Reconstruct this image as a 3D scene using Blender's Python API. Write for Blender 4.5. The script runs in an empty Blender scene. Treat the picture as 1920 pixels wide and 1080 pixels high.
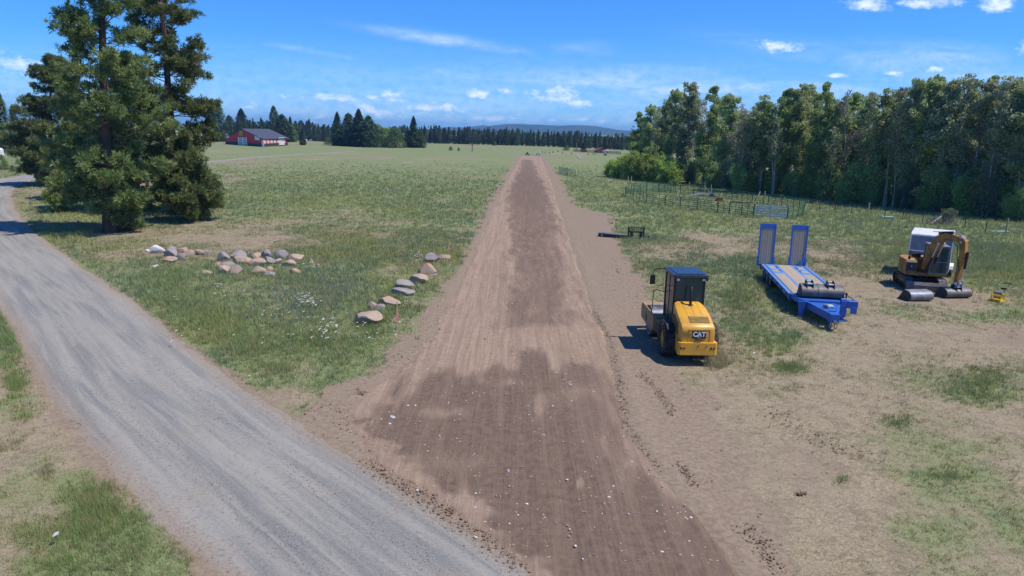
import bpy, bmesh, math, random
import numpy as np
from mathutils import Vector, Matrix, Quaternion
R_=math.radians
random.seed(7); rng=np.random.default_rng(11)
SC=bpy.context.scene; COL=SC.collection
# ------------------------------------------------------------------ camera model
H=9.0; F=1280.0; PITCH=math.atan(293/1280.0); ROLL=R_(1.2)
cp,sp=math.cos(PITCH),math.sin(PITCH); cr,sr=math.cos(ROLL),math.sin(ROLL)
def ray(u,v):
    du,dv=u-960,v-540
    a=(du*cr+dv*sr)/F; b=-(-du*sr+dv*cr)/F
    return Vector((a,cp+b*sp,-sp+b*cp))
def P(u,v,z=0.0):
    d=ray(u,v); t=(z-H)/d.z; return Vector((t*d.x,t*d.y,z))
def HZ(u,v,y):
    d=ray(u,v); return H+d.z*y/d.y
def XZ(u,v,y):
    d=ray(u,v); t=y/d.y; return t*d.x,H+d.z*t
def proj(x,y,z=0.0):
    zz=z-H; cz=y*cp-zz*sp; cy=y*sp+zz*cp
    cz=np.where(np.abs(cz)<1e-3,1e-3,cz)
    a=F*x/cz; b=-F*cy/cz
    return 960+a*cr-b*sr, 540+a*sr+b*cr, cz
cam=bpy.data.cameras.new('camera'); cam.lens=24; cam.sensor_width=36; cam.clip_start=.1; cam.clip_end=20000
co=bpy.data.objects.new('camera',cam); COL.objects.link(co); SC.camera=co
R0=Vector((1,0,0)); U0=Vector((0,sp,cp)); F0=Vector((0,cp,-sp))
cR=R0*cr+U0*sr; cU=-R0*sr+U0*cr
co.matrix_world=Matrix(((cR.x,cU.x,-F0.x,0),(cR.y,cU.y,-F0.y,0),(cR.z,cU.z,-F0.z,H),(0,0,0,1)))
# ------------------------------------------------------------------ noise
def vnoise(x,y,seed=0):
    xi=np.floor(x).astype(np.int64); yi=np.floor(y).astype(np.int64); xf=x-xi; yf=y-yi
    xf=xf*xf*(3-2*xf); yf=yf*yf*(3-2*yf)
    def h(a,b):
        n=(a*374761393+b*668265263+seed*974634777)&0x7fffffff
        n=(n^(n>>13))*1274126177&0x7fffffff
        n=(n^(n>>16))&0x7fffffff
        return (n%100003)/100003.0
    return (h(xi,yi)*(1-xf)+h(xi+1,yi)*xf)*(1-yf)+(h(xi,yi+1)*(1-xf)+h(xi+1,yi+1)*xf)*yf
def fbm(x,y,sc,seed=0,o=4):
    x=np.asarray(x,float)/sc; y=np.asarray(y,float)/sc; r=0;a=.5;t=0
    for i in range(o):
        r=r+a*vnoise(x,y,seed+i*17); t+=a; a*=.5; x=x*2.03+5.1; y=y*2.03+3.7
    return r/t
def sstep(a,b,x):
    t=np.clip((x-a)/(b-a),0,1); return t*t*(3-2*t)
# ------------------------------------------------------------------ materials
class NT:
    def __init__(s,name):
        s.m=bpy.data.materials.new(name); s.m.use_nodes=True; s.t=s.m.node_tree; s.n=s.t.nodes; s.l=s.t.links
        s.b=s.n['Principled BSDF']; s.b.inputs['Specular IOR Level'].default_value=.3
    def new(s,ty,**k):
        n=s.n.new(ty)
        for a,b in k.items(): setattr(n,a,b)
        return n
    def put(s,inp,val):
        if hasattr(val,'is_linked') or hasattr(val,'links'): s.l.new(val,inp)
        else: inp.default_value=val
    def coord(s,kind='Object'):
        return s.new('ShaderNodeTexCoord').outputs[kind]
    def mapping(s,vec,scale=(1,1,1),loc=(0,0,0)):
        m=s.new('ShaderNodeMapping'); m.inputs['Scale'].default_value=scale; m.inputs['Location'].default_value=loc
        s.l.new(vec,m.inputs['Vector']); return m.outputs[0]
    def noise(s,vec,scale,detail=4,rough=.6,dist=0):
        n=s.new('ShaderNodeTexNoise'); n.inputs['Scale'].default_value=scale; n.inputs['Detail'].default_value=detail
        n.inputs['Roughness'].default_value=rough; n.inputs['Distortion'].default_value=dist; s.l.new(vec,n.inputs['Vector']); return n.outputs['Fac']
    def math(s,op,a,b=0.0,c=None,clamp=False):
        n=s.new('ShaderNodeMath',operation=op,use_clamp=clamp); s.put(n.inputs[0],a); s.put(n.inputs[1],b)
        if c is not None: s.put(n.inputs[2],c)
        return n.outputs[0]
    def ramp(s,fac,a,b):
        n=s.new('ShaderNodeMapRange',interpolation_type='SMOOTHSTEP'); s.put(n.inputs['Value'],fac)
        n.inputs['From Min'].default_value=a; n.inputs['From Max'].default_value=b; return n.outputs[0]
    def mix(s,f,a,b,mode='MIX'):
        n=s.new('ShaderNodeMix',data_type='RGBA',blend_type=mode); s.put(n.inputs[0],f)
        s.put(n.inputs[6],a if not isinstance(a,tuple) else (*a[:3],1)); s.put(n.inputs[7],b if not isinstance(b,tuple) else (*b[:3],1)); return n.outputs[2]
    def attr(s,name,out='Fac'):
        n=s.new('ShaderNodeAttribute',attribute_name=name); return n.outputs[out]
    def base(s,c): s.put(s.b.inputs['Base Color'],c if not isinstance(c,tuple) else (*c[:3],1))
    def bump(s,h,strength=.3,dist=.02):
        n=s.new('ShaderNodeBump'); n.inputs['Strength'].default_value=strength; n.inputs['Distance'].default_value=dist
        s.l.new(h,n.inputs['Height']); s.l.new(n.outputs[0],s.b.inputs['Normal'])
def pm(name,c,c2=None,rough=.5,metal=0.,scale=6.,lo=.35,hi=.65,bump=0,spec=None,mapsc=(1,1,1),detail=5):
    t=NT(name); v=t.mapping(t.coord(),mapsc)
    n=t.noise(v,scale,detail)
    t.base(t.mix(t.ramp(n,lo,hi),c,c2 or tuple(x*.75 for x in c)))
    t.b.inputs['Roughness'].default_value=rough; t.b.inputs['Metallic'].default_value=metal
    if spec is not None: t.b.inputs['Specular IOR Level'].default_value=spec
    if bump: t.bump(n,bump)
    return t.m
M={}
M['yellow']=pm('yellow paint',(.68,.35,.03),(.56,.29,.05),.4,scale=2.2,spec=.5)
M['yellow_dirty']=pm('dusty yellow paint',(.42,.22,.06),(.25,.15,.07),.6,scale=4)
M['dirty_plate']=pm('dusty steel plate',(.30,.19,.10),(.36,.24,.13),.65,scale=3)
M['black']=pm('black paint',(.012,.012,.013),(.03,.028,.027),.45,scale=8)
M['rubber']=pm('dusty rubber',(.02,.02,.02),(.075,.065,.055),.9,scale=5)
M['roofdark']=pm('dark cab roof',(.016,.03,.055),(.025,.042,.07),.28,scale=4,spec=.6)
M['steel']=pm('worn steel',(.20,.20,.20),(.15,.115,.09),.55,metal=.25,scale=3,detail=8)
M['steelrub']=pm('polished drum steel',(.18,.20,.23),(.10,.10,.11),.4,metal=.5,scale=3)
M['bright_steel']=pm('bright worn steel',(.62,.63,.66),(.45,.44,.43),.35,metal=.3,scale=9)
M['lamp']=pm('lamp lens',(.7,.7,.68),(.5,.5,.5),.2)
M['redlens']=pm('red lens',(.35,.03,.02),None,.25)
M['blue']=pm('blue trailer paint',(.024,.11,.43),(.05,.12,.28),.42,scale=3.0,lo=.45,hi=.75,spec=.5,detail=8)
M['blue_pale']=pm('pale blue deck steel',(.07,.21,.52),(.15,.25,.46),.5,scale=5)  # lighter blue than the frame, for deck rails and jack cap
M['orange']=pm('faded machine paint',(.42,.20,.04),(.20,.10,.035),.6,scale=2.2,detail=8)
M['orange_l']=pm('light orange paint',(.50,.27,.10),(.33,.17,.07),.55,scale=4)  # lighter orange than the body, on the top covers
M['darkgrille']=pm('dark grille',(.02,.024,.03),(.05,.05,.055),.55,scale=14)
M['white']=pm('white paint',(.72,.72,.72),(.6,.6,.6),.4,scale=3)
M['white_metal']=pm('galvanised sheet',(.52,.56,.56),(.40,.44,.44),.45,scale=5,metal=.2)
M['grey_panel']=pm('grey panel',(.16,.17,.19),(.20,.21,.23),.5,scale=3)
M['green_pipe']=pm('green painted pipe',(.02,.13,.085),(.035,.10,.07),.45,scale=8)
M['postwood']=pm('peeled wood post',(.42,.36,.19),(.30,.25,.14),.85,scale=7,mapsc=(1,1,.2))
M['greywood']=pm('weathered wood',(.24,.20,.16),(.17,.15,.13),.9,scale=5,mapsc=(1,1,.3))
M['tpost']=pm('dark metal post',(.03,.045,.035),(.05,.05,.04),.6)
M['wire']=pm('fence wire',(.22,.22,.21),None,.5,metal=.5)
M['redbarn']=pm('red barn siding',(.60,.035,.036),(.50,.03,.03),.7,scale=.6)
M['barnroof']=pm('slate grey roof',(.075,.075,.095),(.06,.06,.075),.6,scale=.4)
M['browntrim']=pm('brown base trim',(.07,.045,.035),None,.8)
M['straw']=pm('straw coloured sign',(.5,.36,.08),None,.7)
M['teal']=pm('teal plastic',(.16,.34,.34),(.2,.4,.4),.4)
M['pink']=pm('pink ribbon',(.75,.12,.2),(.8,.3,.3),.6)
M['stake']=pm('raw pine lath',(.55,.35,.18),(.45,.3,.15),.8)
M['cow']=pm('dark hide',(.02,.016,.014),(.04,.03,.025),.8)
M['plateyellow']=pm('bright yellow paint',(.75,.50,.02),(.65,.42,.02),.4)
M['bark']=pm('pine bark',(.055,.038,.030),(.115,.070,.050),.95,scale=5,mapsc=(1,1,.25),bump=.6)
M['aspenbark']=pm('pale aspen bark',(.42,.40,.36),(.17,.155,.135),.85,scale=3,mapsc=(1,1,.6))
def glass():
    t=NT('tinted cab glass'); t.base((.045,.095,.09)); t.b.inputs['Roughness'].default_value=.12
    t.b.inputs['Specular IOR Level'].default_value=.6; t.b.inputs['Transmission Weight'].default_value=.3; return t.m
M['glass']=glass()
def planks():
    t=NT('weathered deck planks'); c=t.coord(); sx=t.new('ShaderNodeSeparateXYZ'); t.l.new(c,sx.inputs[0])
    fr=t.math('FRACT',t.math('MULTIPLY',sx.outputs[0],6.4))
    gap=t.math('MULTIPLY',t.ramp(fr,0,.07),t.math('SUBTRACT',1.0,t.ramp(fr,.93,1)))
    fl=t.math('FLOOR',t.math('MULTIPLY',sx.outputs[0],6.4)); w=t.new('ShaderNodeTexWhiteNoise',noise_dimensions='1D'); t.l.new(fl,w.inputs['W'])
    n=t.noise(t.mapping(c,(14,1,1)),3,6)
    col=t.mix(w.outputs[0],(.36,.285,.21),(.25,.20,.155)); col=t.mix(t.ramp(n,.3,.7),col,(.42,.35,.27)); col=t.mix(gap,(.03,.025,.02),col)
    t.base(col); t.b.inputs['Roughness'].default_value=.9; return t.m
M['planks']=planks()
def foliage(name,rough=.6,trans=.25,spec=.25):
    t=NT(name); a=t.new('ShaderNodeAttribute',attribute_name='Col'); n=t.noise(t.coord(),1.3,3)
    oi=t.new('ShaderNodeObjectInfo')
    c=t.mix(t.ramp(n,.3,.7),a.outputs['Color'],(1.2,1.15,1.1),'MULTIPLY'); 
    hs=t.new('ShaderNodeHueSaturation'); t.l.new(c,hs.inputs['Color']); 
    t.l.new(t.math('MULTIPLY_ADD',oi.outputs['Random'],.5,.75),hs.inputs['Value']); t.l.new(t.math('MULTIPLY_ADD',oi.outputs['Random'],.03,.487),hs.inputs['Hue'])
    t.base(hs.outputs[0]); t.b.inputs['Roughness'].default_value=rough; t.b.inputs['Specular IOR Level'].default_value=spec
    tr=t.new('ShaderNodeBsdfTranslucent'); t.l.new(hs.outputs[0],tr.inputs[0]); mx=t.new('ShaderNodeMixShader'); mx.inputs[0].default_value=trans
    t.l.new(t.b.outputs[0],mx.inputs[1]); t.l.new(tr.outputs[0],mx.inputs[2]); t.l.new(mx.outputs[0],t.n['Material Output'].inputs[0]); return t.m
M['leaf']=foliage('broad leaves',.5,.48,.4); M['needle']=foliage('pine needles',.55,.38,.35); M['blade']=foliage('grass blades',.8,.3,.1)
# ------------------------------------------------------------------ mesh helpers
class MB:
    def __init__(s): s.v=[];s.f=[];s.m=[];s.mats=[]
    def mi(s,mat):
        mat=M[mat] if isinstance(mat,str) else mat
        if mat not in s.mats: s.mats.append(mat)
        return s.mats.index(mat)
    def add(s,vs,fs,mat,X=None):
        o=len(s.v); k=s.mi(mat)
        s.v+=[tuple(X@Vector(p)) if X else tuple(p) for p in vs]; s.f+=[[i+o for i in f] for f in fs]; s.m+=[k]*len(fs); return s
    def box(s,c,d,mat,rot=None,X=None):
        x,y,z=[a/2 for a in d]; vs=[Vector((i*x,j*y,k*z)) for i in(-1,1) for j in(-1,1) for k in(-1,1)]
        if rot is not None:
            from mathutils import Euler
            e=Euler(rot).to_matrix(); vs=[e@p for p in vs]
        vs=[p+Vector(c) for p in vs]
        return s.add(vs,[(0,1,3,2),(4,6,7,5),(0,4,5,1),(2,3,7,6),(0,2,6,4),(1,5,7,3)],mat,X)
    def prism(s,pts,a0,a1,mat,axis='x',X=None):
        n=len(pts); mk={'x':lambda p,a:(a,p[0],p[1]),'y':lambda p,a:(p[0],a,p[1]),'z':lambda p,a:(p[0],p[1],a)}[axis]
        vs=[mk(p,a0) for p in pts]+[mk(p,a1) for p in pts]
        fs=[tuple(range(n))[::-1],tuple(range(n,2*n))]+[(i,(i+1)%n,n+(i+1)%n,n+i) for i in range(n)]
        return s.add(vs,fs,mat,X)
    def tube(s,path,r,mat,n=8,X=None,caps=True):
        path=[Vector(p) for p in path]; rs=r if isinstance(r,(list,tuple)) else [r]*len(path)
        vs=[];fs=[]; up=None
        for i,p in enumerate(path):
            d=(path[min(i+1,len(path)-1)]-path[max(i-1,0)]).normalized()
            if up is None: up=d.orthogonal().normalized()
            up=(up-d*up.dot(d)); up=up.normalized() if up.length>1e-6 else d.orthogonal().normalized()
            w=d.cross(up)
            for k in range(n):
                a=2*math.pi*k/n; vs.append(p+(up*math.cos(a)+w*math.sin(a))*rs[i])
        for i in range(len(path)-1):
            for k in range(n):
                fs.append((i*n+k,i*n+(k+1)%n,(i+1)*n+(k+1)%n,(i+1)*n+k))
        if caps: fs.append(tuple(range(n))[::-1]); fs.append(tuple(range((len(path)-1)*n,len(path)*n)))
        return s.add(vs,fs,mat,X)
    def cyl(s,a,b,r,mat,n=16,X=None): return s.tube([a,b],r,mat,n,X)
    def lathe(s,prof,mat,n=32,axis='x',X=None):
        # prof: (axial, radius)
        vs=[];fs=[];m=len(prof)
        for k in range(n):
            a=2*math.pi*k/n
            for (h,r) in prof:
                vs.append({'x':(h,r*math.cos(a),r*math.sin(a)),'z':(r*math.cos(a),r*math.sin(a),h),'y':(r*math.cos(a),h,r*math.sin(a))}[axis])
        for k in range(n):
            for i in range(m-1): fs.append((k*m+i,((k+1)%n)*m+i,((k+1)%n)*m+i+1,k*m+i+1))
        return s.add(vs,fs,mat,X)
    def ball(s,c,r,mat,n=10,sc=(1,1,1),X=None):
        prof=[(math.sin(-math.pi/2+math.pi*i/n),math.cos(-math.pi/2+math.pi*i/n)) for i in range(n+1)]
        vs=[];fs=[]
        for k in range(n*2):
            a=math.pi*k/n
            for h,q in prof: vs.append((c[0]+r*sc[0]*q*math.cos(a),c[1]+r*sc[1]*q*math.sin(a),c[2]+r*sc[2]*h))
        m=n+1
        for k in range(2*n):
            for i in range(n): fs.append((k*m+i,((k+1)%(2*n))*m+i,((k+1)%(2*n))*m+i+1,k*m+i+1))
        return s.add(vs,fs,mat,X)
    def build(s,name,parent=None,bevel=0,smooth=False,loc=None,label=None):
        me=bpy.data.meshes.new(name); me.from_pydata([tuple(p) for p in s.v],[],s.f)
        for m in s.mats: me.materials.append(m)
        me.polygons.foreach_set('material_index',s.m)
        bm=bmesh.new(); bm.from_mesh(me); bmesh.ops.recalc_face_normals(bm,faces=bm.faces); bm.to_mesh(me); bm.free()
        o=bpy.data.objects.new(name,me); COL.objects.link(o)
        if parent is not None: o.parent=parent
        if loc is not None: o.location=loc
        if smooth:
            me.polygons.foreach_set('use_smooth',[True]*len(me.polygons)); 
            md=o.modifiers.new('e','EDGE_SPLIT'); md.split_angle=R_(35)
        if bevel:
            md=o.modifiers.new('b','BEVEL'); md.width=bevel; md.segments=2; md.limit_method='ANGLE'; md.angle_limit=R_(40)
        if label: o['label']=label
        return o
def tag(o,label=None,cat=None,group=None,kind=None):
    if label: o['label']=label
    if cat: o['category']=cat
    if group: o['group']=group
    if kind: o['kind']=kind
    return o
def thing(name,label,cat,loc=(0,0,0),rz=0,group=None):
    o=bpy.data.objects.new(name,None); COL.objects.link(o); o.location=loc; o.rotation_euler=(0,0,rz); o.empty_display_size=.2
    return tag(o,label,cat,group)
def copy_tree(o,parent=None):
    c=o.copy(); COL.objects.link(c)
    if parent is not None: c.parent=parent; c.matrix_parent_inverse=o.matrix_parent_inverse.copy()
    for ch in [x for x in o.children]: copy_tree(ch,c)
    return c
def npmesh(name,V,Fc,mats,col=None,attrs=None,parent=None,smooth=False):
    """V (n,3); Fc (m,k) int array"""
    me=bpy.data.meshes.new(name); n=len(V); m,k=Fc.shape
    me.vertices.add(n); me.vertices.foreach_set('co',np.ascontiguousarray(V,dtype=np.float32).ravel())
    me.loops.add(m*k); me.loops.foreach_set('vertex_index',Fc.astype(np.int32).ravel())
    me.polygons.add(m); me.polygons.foreach_set('loop_start',np.arange(0,m*k,k,dtype=np.int32)); me.polygons.foreach_set('loop_total',np.full(m,k,dtype=np.int32))
    me.polygons.foreach_set('use_smooth',np.full(m,smooth))
    for x in mats: me.materials.append(x)
    if col is not None:
        a=me.attributes.new('Col','FLOAT_COLOR','POINT'); c=np.ones((n,4),np.float32); c[:,:3]=col; a.data.foreach_set('color',c.ravel())
    for kname,val in (attrs or {}).items():
        a=me.attributes.new(kname,'FLOAT','POINT'); a.data.foreach_set('value',val.astype(np.float32).ravel())
    me.update(); me.validate()
    o=bpy.data.objects.new(name,me); COL.objects.link(o)
    if parent is not None: o.parent=parent
    return o
# ------------------------------------------------------------------ world and sun
SUN_EL=R_(61); sd=Vector((math.cos(SUN_EL)*.97,-math.cos(SUN_EL)*.24,math.sin(SUN_EL))).normalized()
sl=bpy.data.lights.new('sun','SUN'); sl.energy=4.3; sl.angle=R_(.5); sl.color=(1,.94,.83)
so=bpy.data.objects.new('sun',sl); COL.objects.link(so); so.rotation_euler=sd.to_track_quat('Z','Y').to_euler()
w=bpy.data.worlds.new('World'); SC.world=w; w.use_nodes=True; w.cycles.sampling_method='MANUAL'; w.cycles.sample_map_resolution=256
W=NT.__new__(NT); W.t=w.node_tree; W.n=W.t.nodes; W.l=W.t.links
for n in list(W.n): W.n.remove(n)
sky=W.new('ShaderNodeTexSky',sky_type='NISHITA'); sky.sun_disc=False; sky.sun_elevation=SUN_EL; sky.sun_rotation=R_(104)
sky.altitude=700; sky.air_density=1.0; sky.dust_density=.25; sky.ozone_density=3.0
tc=W.new('ShaderNodeTexCoord').outputs['Generated']
sep=W.new('ShaderNodeSeparateXYZ'); W.l.new(tc,sep.inputs[0])
yy=W.math('MAXIMUM',sep.outputs[1],.02)
Ug=W.math('DIVIDE',sep.outputs[0],yy); Wg=W.math('DIVIDE',sep.outputs[2],yy)
skyc=W.mix(1.0,sky.outputs[0],(.25,.64,1.20),'MULTIPLY')
cv=W.new('ShaderNodeCombineXYZ'); W.l.new(Ug,cv.inputs[0]); W.l.new(Wg,cv.inputs[1])
big=W.noise(W.mapping(cv.outputs[0],(1,2.2,1)),22,5,.62); fine=W.noise(W.mapping(cv.outputs[0],(1,1.8,1),(3,1,0)),60,4,.65)
streak=W.noise(W.mapping(cv.outputs[0],(1,7,1),(1,5,0)),4,4,.6,.6)
nz=W.math('ADD',W.math('MULTIPLY',big,.65),W.math('MULTIPLY',fine,.35))
cvs=W.new('ShaderNodeCombineXYZ'); W.l.new(Ug,cvs.inputs[0]); W.l.new(W.math('MULTIPLY_ADD',Ug,.12,Wg),cvs.inputs[1])
def total(L):
    s=None
    for (k,args) in L:
        u,v,ru,rv=args[:4]; sl_=len(args)>4; d=ray(u,v); U,Wd=d.x/d.y,d.z/d.y
        if sl_: Wd+=.12*U
        n=W.new('ShaderNodeVectorMath',operation='MULTIPLY_ADD'); W.l.new((cvs if sl_ else cv).outputs[0],n.inputs[0]); n.inputs[1].default_value=(F/ru,F/rv,0); n.inputs[2].default_value=(-U*F/ru,-Wd*F/rv,math.sqrt(max(0,-math.log(k))))
        q=W.new('ShaderNodeVectorMath',operation='DOT_PRODUCT'); W.l.new(n.outputs[0],q.inputs[0]); W.l.new(n.outputs[0],q.inputs[1])
        s=q.outputs['Value'] if s is None else W.math('MINIMUM',s,q.outputs['Value'])
    return W.math('EXPONENT',W.math('MULTIPLY',s,-1.0))
puffs=total([(1.,(1630,8,50,13)),(1.,(1745,5,75,13)),(1.,(1868,10,42,18)),(1.,(1462,88,52,14)),(.9,(1918,85,22,22)),
 (.8,(1575,141,36,7)),(.9,(1745,131,40,9)),(.75,(1680,138,40,6)),
 (.95,(896,177,34,13)),(.9,(950,172,30,12)),(.95,(1040,180,80,20)),(.9,(1085,192,32,14)),(.95,(740,182,34,24)),(.9,(30,120,60,24)),(.75,(60,142,50,12)),
 (.92,(640,182,120,11)),(.85,(560,180,60,8)),(.9,(700,208,90,20)),(.85,(820,208,100,20)),(.85,(930,222,90,10)),(.8,(1080,226,120,9)),(.75,(640,218,120,9)),(.7,(480,200,60,9))])
cl1=W.ramp(W.math('ADD',puffs,W.math('MULTIPLY',W.math('SUBTRACT',nz,.5),2.6)),.36,1.15)
cl1=W.math('MULTIPLY',cl1,W.ramp(puffs,.08,.35))
wisps=total([(1.,(840,76,110,9,-.12)),(.6,(780,66,90,8,-.05)),(.6,(600,99,75,6,-.12)),(.6,(1600,112,190,20,-.12)),(.5,(1750,105,160,22)),(.7,(1300,165,420,34)),(.45,(1500,185,300,30)),(.5,(1820,150,200,30)),(.3,(1100,95,60,14)),(.35,(900,145,300,10,-.12))])
cl2=W.math('MULTIPLY',wisps,W.ramp(streak,.25,.75))
low=W.math('MULTIPLY',W.math('SUBTRACT',1.0,W.ramp(Wg,.0,.14)),W.math('MULTIPLY_ADD',W.ramp(streak,.25,.75),.5,.35))
cl=W.math('MAXIMUM',W.math('MULTIPLY',cl1,.8),W.math('MAXIMUM',W.math('MULTIPLY',cl2,.78),W.math('MULTIPLY',low,.45)),clamp=True)
shade=W.mix(W.ramp(fine,.3,.62),(4.2,5.6,8.6),(7.6,8.2,9.6))
skyf=W.mix(cl,skyc,shade)
bg=W.new('ShaderNodeBackground'); bg.inputs[1].default_value=.12; W.l.new(skyf,bg.inputs[0])
ow=W.new('ShaderNodeOutputWorld'); W.l.new(bg.outputs[0],ow.inputs[0])
SC.view_settings.view_transform='Standard'; SC.view_settings.look='None'; SC.view_settings.exposure=.3; SC.view_settings.gamma=1
SC.cycles.use_denoising=True; SC.cycles.max_bounces=6; SC.cycles.diffuse_bounces=4; SC.cycles.transmission_bounces=4; SC.cycles.glossy_bounces=2; SC.cycles.transmission_bounces=3; SC.cycles.volume_bounces=0; SC.cycles.transparent_max_bounces=6
# ------------------------------------------------------------------ haze
hz=MB(); hm=bpy.data.materials.new('haze air'); hm.use_nodes=True; hn=hm.node_tree.nodes; hn.remove(hn['Principled BSDF'])
pv=hn.new('ShaderNodeVolumePrincipled'); pv.inputs['Color'].default_value=(.24,.54,1,1); pv.inputs['Density'].default_value=.00014; pv.inputs['Anisotropy'].default_value=.2; pv.inputs['Density Attribute'].default_value=''; pv.inputs['Temperature Attribute'].default_value=''; pv.inputs['Color Attribute'].default_value=''
hm.node_tree.links.new(pv.outputs[0],hn['Material Output'].inputs['Volume'])
hz.box((0,2900,52),(13000,13000,110),hm); tag(hz.build('haze'),kind='stuff')
# ------------------------------------------------------------------ ground
def cr_spline(pts,step):
    pts=[np.array(p,float) for p in pts]; out=[]
    for i in range(len(pts)-1):
        p0=pts[max(i-1,0)];p1=pts[i];p2=pts[i+1];p3=pts[min(i+2,len(pts)-1)]
        n=max(2,int(np.linalg.norm(p2-p1)/max(step,.012*np.linalg.norm(p1))))
        for k in range(n):
            t=k/n; out.append(.5*((2*p1)+(-p0+p2)*t+(2*p0-5*p1+4*p2-p3)*t*t+(-p0+3*p1-3*p2+p3)*t**3))
    out.append(pts[-1]); return np.array(out)
gR=[P(1420,1500)]+[P(*q) for q in [(1180,1230),(1010,1080),(700,880),(480,740),(380,670),(240,560),(140,490),(60,430),(26,385),(30,355),(80,335)]]
gR=[(p.x,p.y) for p in gR]
gw=[5.2,4.9,4.7,4.9,5.2,5.3,5.3,5.5,6,6.6,7,6]
# far part of the same road curving behind the pines
gR+= [(P(u,v).x,P(u,v).y) for u,v in [(230,312),(400,304),(520,293),(670,284)]]; gw+=[4.5,3.5,3,2.6]
sp3=cr_spline([(a,b,c) for (a,b),c in zip(gR,gw)],.25)
cR2=sp3[:,:2]; tang=np.gradient(cR2,axis=0); tang/=np.linalg.norm(tang,axis=1)[:,None]
left=np.stack([-tang[:,1],tang[:,0]],1)          # to the left of travel (travel goes away from the camera)
gc=cR2+left*sp3[:,2:3]/2; gwid=sp3[:,2]
sarc=np.concatenate([[0],np.cumsum(np.linalg.norm(np.diff(gc,axis=0),axis=1))])
NTT=60
tt=np.linspace(-1,1,NTT)
edgeL=(fbm(sarc,0*sarc,.5,15)-.5)*.35+(fbm(sarc,0*sarc,1.3,5)-.5)*.45+(fbm(sarc,0*sarc+3,5,6)-.5)*.8; edgeR=(fbm(sarc,0*sarc,.5,16)-.5)*.35+(fbm(sarc,0*sarc+9,1.1,8)-.5)*.4+(fbm(sarc,0*sarc+7,5,9)-.5)*.6
halfw=gwid[:,None]/2+np.where(tt[None,:]>0,edgeL[:,None],edgeR[:,None])*np.abs(tt[None,:])**3*np.clip(gwid[:,None]/5,.3,1)
gx=gc[:,0][:,None]+left[:,0][:,None]*tt*halfw; gy=gc[:,1][:,None]+left[:,1][:,None]*tt*halfw
def groundz(x,y):
    z=(fbm(x,y,3.5,40,3)-.5)*.10+(fbm(x,y,.8,41,2)-.5)*.05
    return z*np.clip(1-np.hypot(x,y)/180,.0,1)
def grid_faces(a,b):
    i=np.arange(a-1)[:,None]*b+np.arange(b-1)[None,:]; i=i.ravel(); return np.stack([i,i+1,i+b+1,i+b],1)
rut=np.exp(-((tt-.42)/.16)**2)+np.exp(-((tt+.38)/.16)**2)
gz=.012-.02*rut[None,:]+(fbm(sarc[:,None]+0*tt,tt[None,:]*3+0*sarc[:,None],.7,44,3)-.5)*.03-.045*np.abs(tt[None,:])**8
V=np.stack([gx,gy,gz+.018],-1).reshape(-1,3)
Fg=grid_faces(len(gc),NTT)
at={'s':np.repeat(sarc,NTT),'t':(tt[None,:]*halfw).ravel(),'e':np.tile(np.abs(tt),len(gc))}
t=NT('gravel road'); cs=t.new('ShaderNodeCombineXYZ'); t.l.new(t.attr('s'),cs.inputs[0]); t.l.new(t.attr('t'),cs.inputs[1])
st=t.noise(t.mapping(cs.outputs[0],(.11,1.6,1)),1.0,5,.55,.5); st2=t.noise(t.mapping(cs.outputs[0],(.22,5.5,1),(3,0,0)),1.0,4,.55,.4)
pt=t.noise(t.coord(),.55,5); gr=t.noise(t.coord(),38,3,.7); gr2=t.noise(t.coord(),9,4,.7)
c=t.mix(t.ramp(st,.33,.67),(.150,.149,.142),(.272,.252,.216)); c=t.mix(t.math('MULTIPLY',t.ramp(st2,.46,.68),.6),c,(.31,.28,.23))
c=t.mix(t.math('MULTIPLY',t.ramp(pt,.52,.72),.45),c,(.255,.21,.155)); c=t.mix(t.math('MULTIPLY',t.ramp(t.math('ADD',t.attr('e'),t.math('MULTIPLY',t.math('SUBTRACT',gr2,.5),.5)),.70,1.0),.85),c,(.26,.19,.13))
c=t.mix(t.math('MULTIPLY',t.ramp(gr,.42,.66),.42),c,(.38,.37,.35)); c=t.mix(t.math('MULTIPLY',t.ramp(gr2,.50,.68),.38),c,(.09,.095,.10))
t.base(c); t.b.inputs['Roughness'].default_value=.95; t.bump(t.math('ADD',gr,gr2),.5,.03); M['gravel']=t.m
tag(npmesh('gravel_road',V,Fg,[M['gravel']],attrs=at,smooth=True),kind='structure')
def dist_poly(x,y,line,w=None):
    """distance to polyline and (interpolated) width"""
    best=np.full(x.shape,1e9); bw=np.zeros(x.shape)
    for i in range(len(line)-1):
        a=line[i];b=line[i+1];d=b-a;L=(d**2).sum()+1e-9
        k=np.clip(((x-a[0])*d[0]+(y-a[1])*d[1])/L,0,1); q=np.hypot(x-a[0]-k*d[0],y-a[1]-k*d[1])
        mm=q<best; best=np.where(mm,q,best)
        if w is not None: bw=np.where(mm,w[i],bw)
    return best,bw
gcs=gc[::max(1,len(gc)//140)]; gws=gwid[::max(1,len(gc)//140)]
def sd_poly(x,y,poly):
    """signed distance, negative inside"""
    poly=np.array(poly); n=len(poly); d=np.full(x.shape,1e9); ins=np.zeros(x.shape,bool)
    for i in range(n):
        a=poly[i];b=poly[(i+1)%n];e=b-a;L=(e**2).sum()+1e-9
        k=np.clip(((x-a[0])*e[0]+(y-a[1])*e[1])/L,0,1); d=np.minimum(d,np.hypot(x-a[0]-k*e[0],y-a[1]-k*e[1]))
        c=(a[1]>y)!=(b[1]>y); xi=e[0]*(y-a[1])/(e[1] if abs(e[1])>1e-9 else 1e-9)+a[0]; ins^=c&(x<xi)
    return np.where(ins,-d,d)
W2=lambda L:[(P(u,v).x,P(u,v).y) for u,v in L]
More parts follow.
